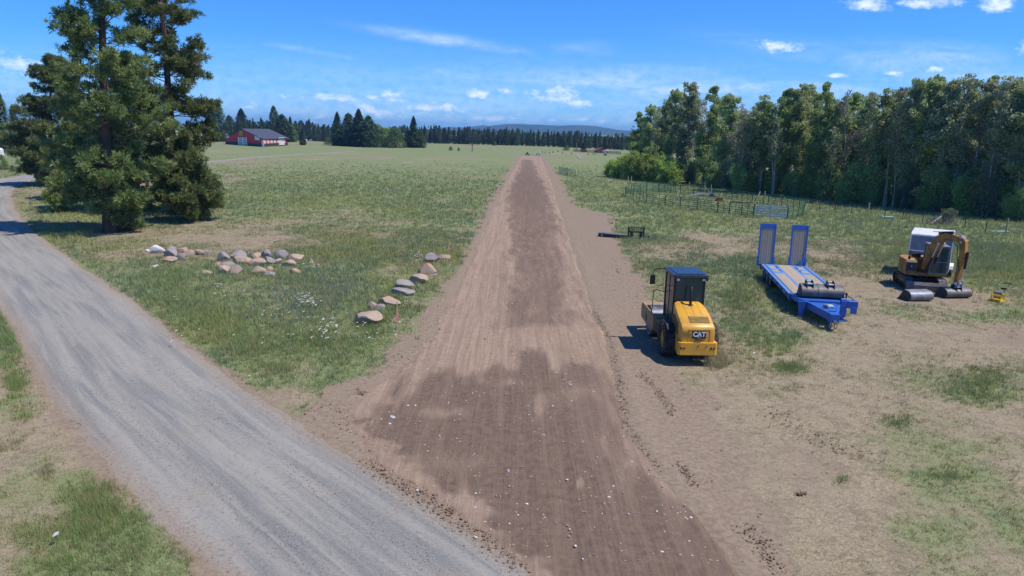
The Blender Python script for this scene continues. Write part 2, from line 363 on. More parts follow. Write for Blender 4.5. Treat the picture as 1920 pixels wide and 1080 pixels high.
DIRT=W2([(1070,1300),(985,1068),(905,1000),(800,935),(705,870),(645,800),(665,750),(735,700),(800,640),(842,560),(880,490),(920,400),(950,340),(976,293),(1014,293),(1035,345),(1062,430),(1090,510),(1112,580),(1140,640),(1166,740),(1176,800),(1230,880),(1300,960),(1400,1080),(1500,1300)])
BARE=W2([(1100,1500),(900,1200),(620,900),(560,790),(600,740),(690,700),(750,650),(800,590),(860,500),(900,420),(935,350),(970,292),(1020,292),(1045,330),(1085,390),(1140,400),(1170,470),(1200,520),(1215,600),(1235,690),(1330,760),(1385,880),(1440,1000),(1470,1100),(1600,1500)])
DARK=[W2([(1100,1300),(965,1068),(880,1000),(770,925),(700,860),(705,790),(760,715),(900,700),(975,690),(985,655),(1012,655),(1030,695),(1110,690),(1150,735),(1166,790),(1185,860),(1255,930),(1310,1010),(1340,1080),(1400,1300)]),
      W2([(955,380),(966,335),(980,300),(998,300),(1012,345),(1032,380),(1048,440),(1056,500),(1076,560),(1086,612),(1035,620),(942,612),(950,560),(960,500),(956,440)])]
# pixel-measured grass map: (u,v,ru,rv,value shift)
GB=[(380,600,150,60,.38),(300,520,120,40,.15),(560,560,160,60,.12),(480,640,90,30,.2),(650,560,90,50,.2),(150,400,90,30,.4),(500,430,200,30,-.15),(700,350,260,50,.25),(560,690,60,25,-.6),(520,745,80,22,-.9),(240,440,120,18,-.55),(430,445,120,16,-.35),
 (20,650,60,90,.6),(180,960,70,60,.22),(40,1000,40,60,.08),(100,1060,60,30,.1),(330,940,80,120,-.5),(250,800,60,80,-.3),(30,800,30,60,.1),
 (1400,590,70,45,.18),(1440,650,90,40,.12),(1300,560,60,40,.1),(1250,390,160,30,.3),(1480,690,50,20,.3),(1820,720,80,50,.18),(1860,740,60,30,.25),(1690,790,60,30,.15),(1750,895,70,15,.25),(1400,450,140,22,-.4),(1250,480,100,26,-.3),(1580,540,60,30,-.25),
 (1650,560,160,30,-.25),(1700,445,180,25,.35),(1880,500,80,40,.35),(1560,430,150,20,.3),(1480,640,40,15,.3),(1100,345,60,20,.3),(1180,330,90,30,.4),(1300,440,90,12,-.2),(1560,480,120,25,-.05),(1840,560,60,18,-.3),(1330,380,120,12,-.35),(1660,400,300,12,.4),(1330,640,60,40,-.05),(1500,1000,120,120,-.1)]
BB=[(1600,620,110,30,.35),(1830,640,110,40,.4),(1300,480,90,18,.5),(1180,410,50,14,.3),(1600,860,230,50,.18),(1480,900,120,60,.3),(1700,1030,160,60,.12),(1560,740,60,30,.1),(1800,560,70,12,.5),(1900,620,40,60,.3),(330,900,60,140,.3),(360,1050,120,60,.3),(150,470,40,10,.2),(750,690,60,50,.5),(640,800,120,50,.5),(1330,860,80,90,.5),(1240,360,60,6,.2),(1380,385,110,7,.4),(1000,292,90,5,.3),(560,262,30,4,0),(1360,510,60,24,.25),(1250,430,100,12,.2),(1480,470,120,18,.2)]
LI=int(np.argmax(gc[:,1]>40))
def ground_maps(x,y):
    u,v,cz=proj(x,y); ok=cz>1
    u=np.where(ok,u,960); v=np.where(ok,v,1500)
    right=x>.0285*y
    g=np.where(right,.47,.62)
    far=sstep(24,75,y); g=np.where(right,g+far*.28,g+far*.06)
    leftside=(~right)&(x<-9)&(y<34)&(sd_poly(x,y,np.vstack([gc[:LI:4],[(-60,gc[LI,1]),(-60,-20),(9,-20)]]))<0)
    g=np.where(leftside,.02,g)
    for (a,b,ra,rb,k) in GB: g=g+k*np.exp(-((u-a)/ra)**2-((v-b)/rb)**2)
    g=g+(fbm(x,y,1.6,1)-.5)*.75+(fbm(x,y,6,2)-.5)*1.15+(fbm(x,y*.5,14,22,3)-.5)*.7+(fbm(x,y*.35,30,21,3)-.5)*.7*far
    b=np.where(right,.06,.05)*(1-far)
    for (a,c,ra,rb,k) in BB: b=b+k*np.exp(-((u-a)/ra)**2-((v-c)/rb)**2)
    b=b+(fbm(x,y,1.1,3)-.5)*.7*(1-.6*far)
    sb=sd_poly(x,y,BARE)+(fbm(x,y,1.0,7)-.5)*np.where(y<60,1.8,3.0)
    b=np.maximum(b,1-sstep(-.5,.9,sb))
    dg,gwd=dist_poly(x,y,gcs,gws); eg=dg-gwd/2+(fbm(x,y,.9,9)-.5)*1.2
    b=np.maximum(b,(1-sstep(-.1,.55,eg))*np.where(y<150,.85,.6))
    return np.clip(g,0,1),np.clip(b,0,1),sb,dg-gwd/2
def axis(segs):
    out=[segs[0][0]]
    for a,b,st in segs: out+=list(np.arange(a+st,b+1e-6,st))
    return np.array(out)
geo=lambda a,b,n:a*(b/a)**(np.arange(1,n+1)/n)
ys=np.concatenate([[-60,-30,-10,0,4],axis([(6,38,.22),(38,80,.5),(80,160,1.6),(160,700,7)]),geo(700,8800,26)])
xp=np.concatenate([axis([(0,26,.22),(26,60,.6),(60,140,2),(140,500,9)]),geo(500,6000,20)])
xs=np.concatenate([-xp[::-1],xp[1:]])
X,Y=np.meshgrid(xs,ys); X=X+.0*Y
G,B,SB,EG=ground_maps(X.ravel(),Y.ravel())
sdd=sd_poly(X.ravel(),Y.ravel(),DIRT)
zz=groundz(X.ravel(),Y.ravel())
road=np.minimum(sdd,EG); zz=zz*np.clip((road+.4)/1.2,0,1)-.05*(1-sstep(-.6,.1,road))
near=np.clip(1-Y.ravel()/120,0,1); zz=zz+.06*np.exp(-((sdd-.35)/.22)**2)*np.where(X.ravel()>.0285*Y.ravel(),1,.4)*near   # windrow beside the graded road
V=np.stack([X.ravel(),Y.ravel(),zz],1)
t=NT('meadow ground'); co_=t.coord()
n1=t.noise(co_,1.1,6,.7); n2=t.noise(co_,6,5,.7); n3=t.noise(co_,26,4,.75); n4=t.noise(co_,.09,4,.6)
nn=t.math('ADD',t.math('MULTIPLY',n1,.5),t.math('ADD',t.math('MULTIPLY',n2,.3),t.math('MULTIPLY',n3,.2)))
d=t.math('MULTIPLY',t.math('SUBTRACT',nn,.5),1.6)
gm=t.ramp(t.math('ADD',t.attr('green'),d),.25,.75); bm_=t.ramp(t.math('ADD',t.attr('bare'),d),.34,.66)
gcol=t.mix(t.ramp(n2,.35,.65),(.150,.192,.080),(.21,.235,.110)); gcol=t.mix(t.math('MULTIPLY',t.ramp(n4,.45,.65),.5),gcol,(.205,.205,.10)); gcol=t.mix(t.math('MULTIPLY',t.ramp(n1,.55,.7),.5),gcol,(.19,.22,.14))
tcol=t.mix(t.ramp(n3,.35,.65),(.185,.15,.105),(.35,.285,.185)); tcol=t.mix(t.math('MULTIPLY',t.ramp(n1,.5,.62),.8),tcol,(.205,.155,.112))
dcol=t.mix(t.ramp(n2,.35,.65),(.205,.155,.112),(.275,.212,.152)); dcol=t.mix(t.math('MULTIPLY',t.ramp(n3,.60,.75),.5),dcol,(.12,.08,.06))
n7=t.noise(t.mapping(co_,(1,1.5,1)),2.3,9,.82,1.3); n10=t.noise(co_,13,6,.8,.8)
tcol=t.mix(t.math('MULTIPLY',t.ramp(n7,.48,.60),.7),tcol,(.155,.122,.088)); tcol=t.mix(t.math('MULTIPLY',t.ramp(n10,.53,.63),.65),tcol,(.42,.35,.225)); dcol=t.mix(t.math('MULTIPLY',t.ramp(n7,.50,.62),.55),dcol,(.165,.112,.082)); dcol=t.mix(t.math('MULTIPLY',t.ramp(n10,.55,.66),.4),dcol,(.36,.27,.20)); gcol=t.mix(t.math('MULTIPLY',t.ramp(n7,.50,.64),.55),gcol,(.10,.14,.055)); gcol=t.mix(t.math('MULTIPLY',t.ramp(n10,.55,.65),.4),gcol,(.26,.26,.13))
c=t.mix(gm,tcol,gcol); c=t.mix(bm_,c,dcol); t.base(c); t.b.inputs['Roughness'].default_value=.97; t.b.inputs['Specular IOR Level'].default_value=.1
t.bump(t.math('ADD',n2,t.math('MULTIPLY',n3,.6)),.5,.04)
tag(npmesh('ground',V,grid_faces(len(ys),len(xs)),[t.m],attrs={'green':G,'bare':B},smooth=True),kind='structure')
# dirt road sheet: rows across the polygon
yr=np.concatenate([axis([(7,34,.10),(34,80,.3),(80,P(995,293).y,1.2)])])
DP=np.array(DIRT)
def span(yv):
    xs_=[]
    for i in range(len(DP)):
        a=DP[i];b=DP[(i+1)%len(DP)]
        if (a[1]>yv)!=(b[1]>yv): xs_.append(a[0]+(yv-a[1])/(b[1]-a[1])*(b[0]-a[0]))
    return (min(xs_),max(xs_)) if len(xs_)>1 else None
rows=[(yv,*span(yv)) for yv in yr if span(yv)]
ry=np.array([r[0] for r in rows]); rl=np.array([r[1] for r in rows]); rr=np.array([r[2] for r in rows])
jl=(fbm(ry,0*ry,1.0,60)-.5)*.7+(fbm(ry,0*ry,.25,61,3)-.5)*.3; jr=(fbm(ry,0*ry,2.2,62)-.5)*.5+(fbm(ry,0*ry,.3,63,3)-.5)*.12
rl=rl+jl; rr=rr+jr
ND=110; ss=np.linspace(0,1,ND)
DX=rl[:,None]+(rr-rl)[:,None]*ss; DY=ry[:,None]+0*DX
dk=np.zeros(DX.shape)
for k,pl in enumerate(DARK):
    s_=sd_poly(DX.ravel(),DY.ravel(),pl).reshape(DX.shape)+(fbm(DX*2.6,DY*.32,1.5,70+k,5)-.5)*(3.6 if k==0 else 2.6)
    dk=np.maximum(dk,(1-sstep(-1.2,1.6,s_))*(1 if k==0 else .7))
u_,v_,_c=proj(DX,DY)
for (a,b,ra,rb,kk) in [(990,355,60,30,.35),(1012,765,12,30,-.8),(1050,745,30,24,-.35),(1088,908,8,13,-.9),(840,775,80,12,-.45),(1110,735,40,22,-.45),(950,720,60,10,-.4),(1050,640,60,14,-.2),(850,870,70,22,-.45),(1180,900,30,80,-.3),(930,965,40,10,-.4)]:
    dk=dk+kk*np.exp(-((u_-a)/ra)**2-((v_-b)/rb)**2)
edge=np.minimum(ss,1-ss)[None,:]*(rr-rl)[:,None]
dk=dk*sstep(.0,1.3,ss[None,:]*(rr-rl)[:,None]+(fbm(DX,DY,.8,83)-.5)*2.2+.1)
DZ=.035+(fbm(DX*1.5,DY*.35,1.2,75,3)-.5)*.05-.05*(1-sstep(0,.30,edge))
# wheel tracks
for xo,am in ((-.9,.02),(.95,.02),(2.4,.015)):
    q=DX-(.0285*DY+xo+.15*np.sin(DY*.11)); DZ=DZ-am*np.exp(-(q/.16)**2)
V=np.stack([DX.ravel(),DY.ravel(),DZ.ravel()],1)
t=NT('graded dirt'); co_=t.coord(); n1=t.noise(t.mapping(co_,(1.3,.40,1)),1.1,6,.65,.8); n2=t.noise(co_,4,5,.7); n3=t.noise(co_,30,4,.75); n5=t.noise(t.mapping(co_,(5,.16,1)),1.6,4,.6,.3); n6=t.noise(t.mapping(co_,(.3,3.2,1)),1.6,4,.6,.3)
a=t.math('ADD',t.attr('dark'),t.math('MULTIPLY',t.math('SUBTRACT',t.math('ADD',t.math('MULTIPLY',n1,.55),t.math('MULTIPLY',n2,.45)),.5),2.2))
lt=t.mix(t.ramp(n2,.3,.7),(.285,.203,.143),(.350,.258,.186)); lt=t.mix(t.math('MULTIPLY',t.ramp(n5,.45,.65),.55),lt,(.225,.148,.105)); lt=t.mix(t.math('MULTIPLY',t.ramp(n6,.52,.68),.35),lt,(.24,.165,.122))
dd=t.mix(t.ramp(n2,.3,.7),(.126,.085,.062),(.182,.126,.093)); dd=t.mix(t.math('MULTIPLY',t.ramp(n5,.5,.7),.45),dd,(.215,.152,.105))
n8=t.noise(t.mapping(co_,(2.4,.07,1),(3,0,0)),1.0,4,.6,.5); n9=t.noise(co_,1.6,8,.8,1.2); lt=t.mix(t.math('MULTIPLY',t.ramp(n8,.42,.62),.5),lt,(.215,.145,.105)); dd=t.mix(t.math('MULTIPLY',t.ramp(n8,.5,.66),.5),dd,(.225,.155,.118)); lt=t.mix(t.math('MULTIPLY',t.ramp(n9,.52,.66),.45),lt,(.39,.29,.22)); dd=t.mix(t.math('MULTIPLY',t.ramp(n9,.53,.68),.55),dd,(.095,.062,.048))
c=t.mix(t.ramp(a,.15,.85),lt,dd); c=t.mix(t.math('MULTIPLY',t.ramp(n3,.60,.74),.30),c,(.40,.33,.28)); c=t.mix(t.math('MULTIPLY',t.ramp(n3,.25,.40),.0),c,(.08,.05,.04))
t.base(c); t.b.inputs['Roughness'].default_value=.96; t.b.inputs['Specular IOR Level'].default_value=.12; t.bump(t.math('ADD',n2,t.math('ADD',n5,t.math('MULTIPLY',n3,.6))),.75,.05)
tag(npmesh('dirt_road',V,grid_faces(len(ry),ND),[t.m],attrs={'dark':np.clip(dk,0,1.2)},smooth=True),kind='structure')
# ------------------------------------------------------------------ hills
def hill(name,prof,y0,depth,seed,colr):
    us=np.linspace(prof[0][0],prof[-1][0],260); hv=np.interp(us,[p[0] for p in prof],[p[1] for p in prof])
    xs_=[];zs_=[]
    for a,b in zip(us,hv): x_,z_=XZ(a,b,y0); xs_.append(x_); zs_.append(z_)
    xs_=np.array(xs_); zs_=np.array(zs_)+(fbm(xs_,0*xs_,90,seed)-.5)*5
    k=np.linspace(-1,1,21); Y_=y0+k[:,None]*depth+0*xs_; Z_=zs_[None,:]*np.cos(k*math.pi/2)[:,None]**1.2+(fbm(xs_[None,:]+0*Y_,Y_,260,seed+3)-.5)*8*(1-k**2)[:,None]-1
    V=np.stack([(xs_[None,:]+0*Y_).ravel(),Y_.ravel(),Z_.ravel()],1)
    tag(npmesh(name,V,grid_faces(21,260),[colr],smooth=True),kind='structure')
mh=pm('forested hill',(.022,.045,.03),(.05,.075,.035),.95,scale=.006)
hill('hills',[(-900,236),(0,238),(500,244),(760,243),(840,241),(880,238),(900,239),(930,234.5),(960,231.5),(985,232.5),(1010,234),(1045,235),(1075,234),(1110,236),(1135,240),(1160,243),(1178,244),(1250,250),(1400,256),(1900,266),(2600,280)],4800,650,5,mh)
hill('hills',[(800,242),(845,237.5),(870,238.5),(905,234.5),(930,238),(975,241)],7200,500,9,mh)
# ------------------------------------------------------------------ roller (local +Y forward)
def lettering(s,size,mat,parent,X,name='lettering',ext=.008,bold=.012):
    cu=bpy.data.curves.new(name,'FONT'); cu.body=s; cu.size=size; cu.extrude=ext; cu.offset=bold; cu.align_x='CENTER'; cu.align_y='CENTER'; cu.space_character=.92
    cu.materials.append(M[mat]); t_=bpy.data.objects.new('t',cu); COL.objects.link(t_); me=bpy.data.meshes.new_from_object(t_.evaluated_get(bpy.context.evaluated_depsgraph_get())); bpy.data.objects.remove(t_); o=bpy.data.objects.new(name,me); COL.objects.link(o); o.parent=parent; o.matrix_local=X; return o
def wheel(parent,x,y,r,w,side,rim='yellow',rr=.55,lugs=22,hub='steel'):
    """side=+1: outer face towards +x"""
    e=thing('wheel',None,None,(x,y,r)); e.parent=parent; del_=0
    m=MB(); hw=w/2
    m.lathe([(-hw*.7,r*rr),(-hw,r*.72),(-hw,r*.88),(-hw*.75,r*.97),(0,r),(hw*.75,r*.97),(hw,r*.88),(hw,r*.72),(hw*.7,r*rr)],'rubber',36)
    if lugs:
        for k in range(lugs):
            a=2*math.pi*k/lugs
            for sd_ in(-1,1):
                X=Matrix.Rotation(a+(.5 if sd_>0 else 0)*2*math.pi/lugs,4,'X')
                m.box((sd_*hw*.48,0,r*1.0),(hw*1.0,.07,.055),'rubber',rot=(0,0,sd_*.5),X=X)
    m.build('tyre',e,smooth=True)
    m=MB(); s=side
    m.lathe([(-hw*.6,.02),(-hw*.6,r*rr*.98),(hw*.6*s if s>0 else hw*.6,r*rr*.98),(hw*.6,r*rr*.8),(hw*.3,r*rr*.7),(hw*.3,r*rr*.3),(hw*.5,r*rr*.25),(hw*.5,.01)] if s>0 else [(hw*.6,.02),(hw*.6,r*rr*.98),(-hw*.6,r*rr*.98),(-hw*.6,r*rr*.8),(-hw*.3,r*rr*.7),(-hw*.3,r*rr*.3),(-hw*.5,r*rr*.25),(-hw*.5,.01)],rim,28)
    for k in range(8):
        a=2*math.pi*k/8; m.cyl((s*hw*.3,r*rr*.5*math.cos(a),r*rr*.5*math.sin(a)),(s*hw*.38,r*rr*.5*math.cos(a),r*rr*.5*math.sin(a)),.02,hub,6)
    m.build('rim',e,smooth=True); return e
M['bluesteel']=pm('polished bucket steel',(.26,.29,.35),(.19,.165,.145),.5,metal=.25,scale=3)
def roller():
    pt=P(1284,671); root=thing('soil_compactor','yellow single drum soil compactor with dark cab roof parked beside the dirt road','road roller',(pt.x+.13,pt.y+.38,0),R_(1.5))
    m=MB(); m.prism([(-1.2,.5),(-1.2,1.0),(.5,1.15),(1.35,1.1),(1.45,.75),(.8,.45)],-.42,.42,'black'); m.cyl((-.8,0,.66),(.8,0,.66),.14,'black'); m.box((0,1.45,.72),(.5,.5,.5),'black'); m.build('chassis',root,.02)
    for s in(-1,1): wheel(root,s*.86,0,.70,.52,s)
    # hood
    st=[(-1.47,1.00,1.50,.62,.07),(-1.43,1.0,1.62,.66,.06),(-1.34,1.0,1.70,.67,.07),(-1.0,1.0,1.86,.68,.10),(-.6,1.0,2.01,.68,.10),(-.2,1.0,2.13,.66,.10),(.15,1.0,2.21,.62,.10),(.32,1.0,2.24,.58,.10)]
    vs=[];fs=[]
    for (y,zb,zt,w,c) in st: vs+=[(-w,y,zb),(-w,y,zt-c*1.8),(-w+c*.35,y,zt-c*.6),(-w+c*1.3,y,zt),(w-c*1.3,y,zt),(w-c*.35,y,zt-c*.6),(w,y,zt-c*1.8),(w,y,zb)]
    for i in range(len(st)-1):
        for k in range(7): fs.append((i*8+k,i*8+k+1,i*8+8+k+1,i*8+8+k))
    fs+=[tuple(range(8)),tuple(range(8*(len(st)-1),8*len(st)))[::-1]]
    m=MB(); m.add(vs,fs,'yellow'); hood=m.build('engine_hood',root,.015,True)
    def top(y): return float(np.interp(y,[s[0] for s in st],[s[2] for s in st]))
    m=MB(); y0,y1=-1.24,-.88; a=math.atan2(top(y1)-top(y0),y1-y0)
    for k in range(9):
        y=y0+(y1-y0)*(k+.5)/9; m.box((.10,y,top(y)+.008),(.74,.024,.02),'grille_y',rot=(a,0,0))
    ym=(y0+y1)/2; m.box((.10,ym,top(ym)+.001),(.80,.41,.016),'grille_d',rot=(a,0,0)); m.build('hood_grille',hood)
    for x in(-.30,.0,.30):
        m=MB()
        for k in range(6):
            ya,yb=-.8+k*.18,-.8+(k+1)*.18; ym=(ya+yb)/2; m.box((x,ym,top(ym)+.001),(.012,.2,.008),'seam',rot=(math.atan2(top(yb)-top(ya),.18),0,0))
        m.build('hood_seam',hood)
    for s in(-1,1):
        m=MB(); m.prism([(-.95,1.18),(-.95,1.66),(-.35,1.84),(.0,1.80),(.05,1.18)],s*.672,s*.69,'vent_d')
        for k in range(7): m.box((s*.693,-.45,1.25+k*.075),(.012,.9,.02),'yellow_dirty')
        m.build('side_grille',root)
    m=MB(); m.box((.03,-1.482,1.33),(.54,.02,.30),'black'); emb=m.build('badge_plate',root,.004)
    X=Matrix.Translation((.03,-1.500,1.345))@Matrix.Rotation(R_(90),4,'X'); lettering('CAT',.27,'white',emb,X,bold=.008)
    m=MB(); m.prism([(-.05,1.232),(.11,1.232),(.03,1.285)],-1.518,-1.510,'yellow',axis='y'); m.build('triangle_mark',emb)
    for c_,d_ in (((-.40,-1.475,1.28),(.012,.012,.5)),((.46,-1.475,1.28),(.012,.012,.5)),((.03,-1.475,1.53),(.86,.012,.012))): MB().box(c_,d_,'seam').build('tail_seam',hood)
    m=MB(); m.tube([(-.1,-1.50,1.13),(-.08,-1.54,1.17),(.14,-1.54,1.17),(.16,-1.50,1.13)],.022,'black'); m.box((.03,-1.49,1.14),(.26,.02,.07),'black'); m.build('latch_handle',root)
    # rear counterweight
    m=MB(); m.prism([(-.78,-1.40),(-.78,-1.52),(-.70,-1.58),(.70,-1.58),(.78,-1.52),(.78,-1.40),(.70,-.75),(-.70,-.75)],.52,1.02,'yellow',axis='z'); cw=m.build('counterweight',root,.025,True)
    for x,mt in((-.68,'black'),(-.56,'redlens'),(.52,'black'),(.64,'redlens')):
        m=MB(); m.cyl((x,-1.592,.80),(x,-1.575,.80),.045,mt,12); m.build('tail_lamp',cw)
    [MB().cyl((x,-1.6,.89),(x,-1.575,.89),.025,'black',8).build('bolt',cw) for x in(0,.32)]
    # cab
    cab=thing('cab',None,None,(.05,0,0)); cab.parent=root
    m=MB(); x0,x1,y0,y1,z0,z1=-.62,.62,.42,1.85,1.05,3.28
    for (x,y) in((x0,y0),(x1,y0),(x0,y1),(x1,y1)): m.box((x,y,(z0+z1)/2),(.075,.085,z1-z0),'black')
    m.box((x0,1.18,(z0+z1)/2),(.05,.06,z1-z0),'black'); m.box((x1,1.18,(z0+z1)/2),(.05,.06,z1-z0),'black')
    for z in(z0,z1-.04):
        m.box((0,y0,z),(1.25,.07,.09),'black'); m.box((0,y1,z),(1.25,.07,.09),'black')
        for x in(x0,x1): m.box((x,(y0+y1)/2,z),(.07,1.35,.09),'black')
    m.box((0,(y0+y1)/2,z0-.06),(1.38,1.5,.1),'yellow_dirty')
    m.build('cab_frame',cab,.008)
    for nm,c,d in (('rear_window',(0,y0+.0,2.15),(1.16,.014,2.1)),('front_window',(0,y1,2.15),(1.16,.014,2.1)),('side_window',(x0,.80,2.15),(.014,.66,2.08)),('side_window',(x1,.80,2.15),(.014,.66,2.08)),('door_window',(x0,1.51,2.15),(.014,.58,2.08)),('side_window',(x1,1.51,2.15),(.014,.58,2.08))):
        m=MB(); m.box(c,d,'glass'); m.build(nm,cab)
    m=MB(); m.box((0,1.05,1.55),(.5,.5,.12),'black'); m.box((0,.80,1.95),(.48,.12,.75),'black'); m.box((0,.78,2.42),(.26,.1,.2),'black'); m.build('operator_seat',cab,.03)
    m=MB(); m.tube([(0,1.6,1.1),(0,1.5,1.75)],.04,'black'); m.lathe([(-.015,.17),(.015,.17),(.015,.2),(-.015,.2),(-.015,.17)],'black',20,'z',X=Matrix.Translation((0,1.48,1.78))@Matrix.Rotation(R_(25),4,'X')); m.build('steering_wheel',cab)
    m=MB(); m.prism([(-.71,.26),(-.65,.20),(.65,.20),(.71,.26),(.71,2.0),(.65,2.06),(-.65,2.06),(-.71,2.0)],3.26,3.38,'roofdark',axis='z'); m.box((0,1.13,3.395),(1.15,1.5,.03),'roofdark'); m.build('cab_roof',cab,.025)
    for x in(-.52,.54):
        m=MB(); m.box((x,.31,3.17),(.12,.08,.09),'lamp'); m.box((x,.35,3.17),(.13,.06,.10),'black'); m.build('work_lamp',cab,.006)
    m=MB(); m.box((.70,.34,3.2),(.06,.12,.16),'black'); m.tube([(.68,.4,3.25),(.80,.38,3.32),(.83,.36,3.22)],.015,'black'); m.build('antenna_bracket',cab)
    # mirror + rails
    for s,k in((-1,1),(1,.0)):
        if s<0:
            m=MB(); m.tube([(-.66,1.95,3.30),(-.98,2.0,3.30),(-1.10,2.0,3.20),(-1.14,2.0,3.0)],.018,'black'); mm=m.build('mirror_arm',root)
            m=MB(); m.box((-1.14,2.0,2.80),(.24,.06,.42),'black',rot=(0,0,.25)); m.build('mirror',mm,.02)
            m=MB(); m.tube([(-.64,1.95,2.55),(-.90,2.0,2.53),(-1.04,2.0,2.63)],.014,'black'); m.build('mirror_brace',mm)
    m=MB(); m.tube([(-.62,1.9,2.28),(-.90,2.25,2.30),(-.98,2.30,2.2),(-1.0,2.35,1.2)],.018,'black'); m.build('handrail',root); m=MB(); m.tube([(-.80,.7,1.15),(-.80,.75,1.9),(-.80,1.0,2.25)],.016,'black'); m.build('handrail',root)
    m=MB(); m.box((-.80,1.0,.62),(.34,.5,.05),'black'); m.box((-.80,1.0,.92),(.30,.5,.05),'black'); m.box((-.95,1.0,.76),(.04,.5,.34),'yellow_dirty'); m.box((-.86,.95,1.12),(.28,1.2,.05),'yellow_dirty'); m.build('step',root,.01)
    for s in(-1,1):
        m=MB(); m.prism([(-.62,1.30),(-.35,1.46),(.35,1.46),(.62,1.30),(.62,1.25),(.33,1.40),(-.33,1.40),(-.62,1.25)],s*.62,s*1.02,'black'); m.build('mudguard',root)
    m=MB(); m.lathe([(0,.12),(.02,.10),(.02,.055)],'black',16,'z',X=Matrix.Translation((.02,-.02,2.17))); m.tube([(.02,-.02,2.15),(.02,0,2.62),(.03,.06,2.78),(.07,.16,2.88)],.055,'black',12); m.build('exhaust_pipe',root,0,True)
    # drum and its frame
    X=Matrix.Translation((0,2.95,0))
    m=MB(); m.lathe([(-.93,.02),(-.93,.62),(-.96,.66),(-.96,.70),(.96,.70),(.96,.66),(.93,.62),(.93,.02)],'steelrub',56,'x',X=X@Matrix.Translation((0,0,.70))); m.build('drum',root,0,True)
    m=MB()
    for s in(-1,1): m.prism([(-1.22,.62),(-1.30,.95),(-1.20,1.28),(1.05,1.28),(1.22,1.10),(1.22,.66),(1.1,.52),(-1.0,.45)],s*1.0,s*1.07,'dirty_plate',X=X)
    m.prism([(-1.32,.55),(-1.32,1.20),(-1.02,1.28),(-.86,1.22),(-.86,.62)],-1.0,1.0,'dirty_plate',X=X); m.prism([(.86,.62),(.86,1.20),(1.22,1.25),(1.22,.62)],-1.0,1.0,'dirty_plate',X=X)
    m.build('drum_frame',root,.02)
    for s in(-1,1):
        m=MB(); m.cyl((s*1.072,3.0,.82),(s*1.09,3.0,.82),.1,'black',18); m.box((s*1.08,3.0,.82),(.02,.1,.3),'black'); m.build('drum_motor_cover',root)
    m=MB(); m.box((0,2.06,1.02),(1.9,.04,.06),'black'); m.build('scraper',root)
    return root
M['grille_y']=pm('olive grille slats',(.36,.23,.05),None,.6); M['grille_d']=pm('dark olive mesh',(.16,.115,.035),None,.7); M['seam']=pm('panel seam',(.33,.17,.02),None,.6); M['vent_d']=pm('brown vent',(.11,.065,.03),None,.7)
roller()
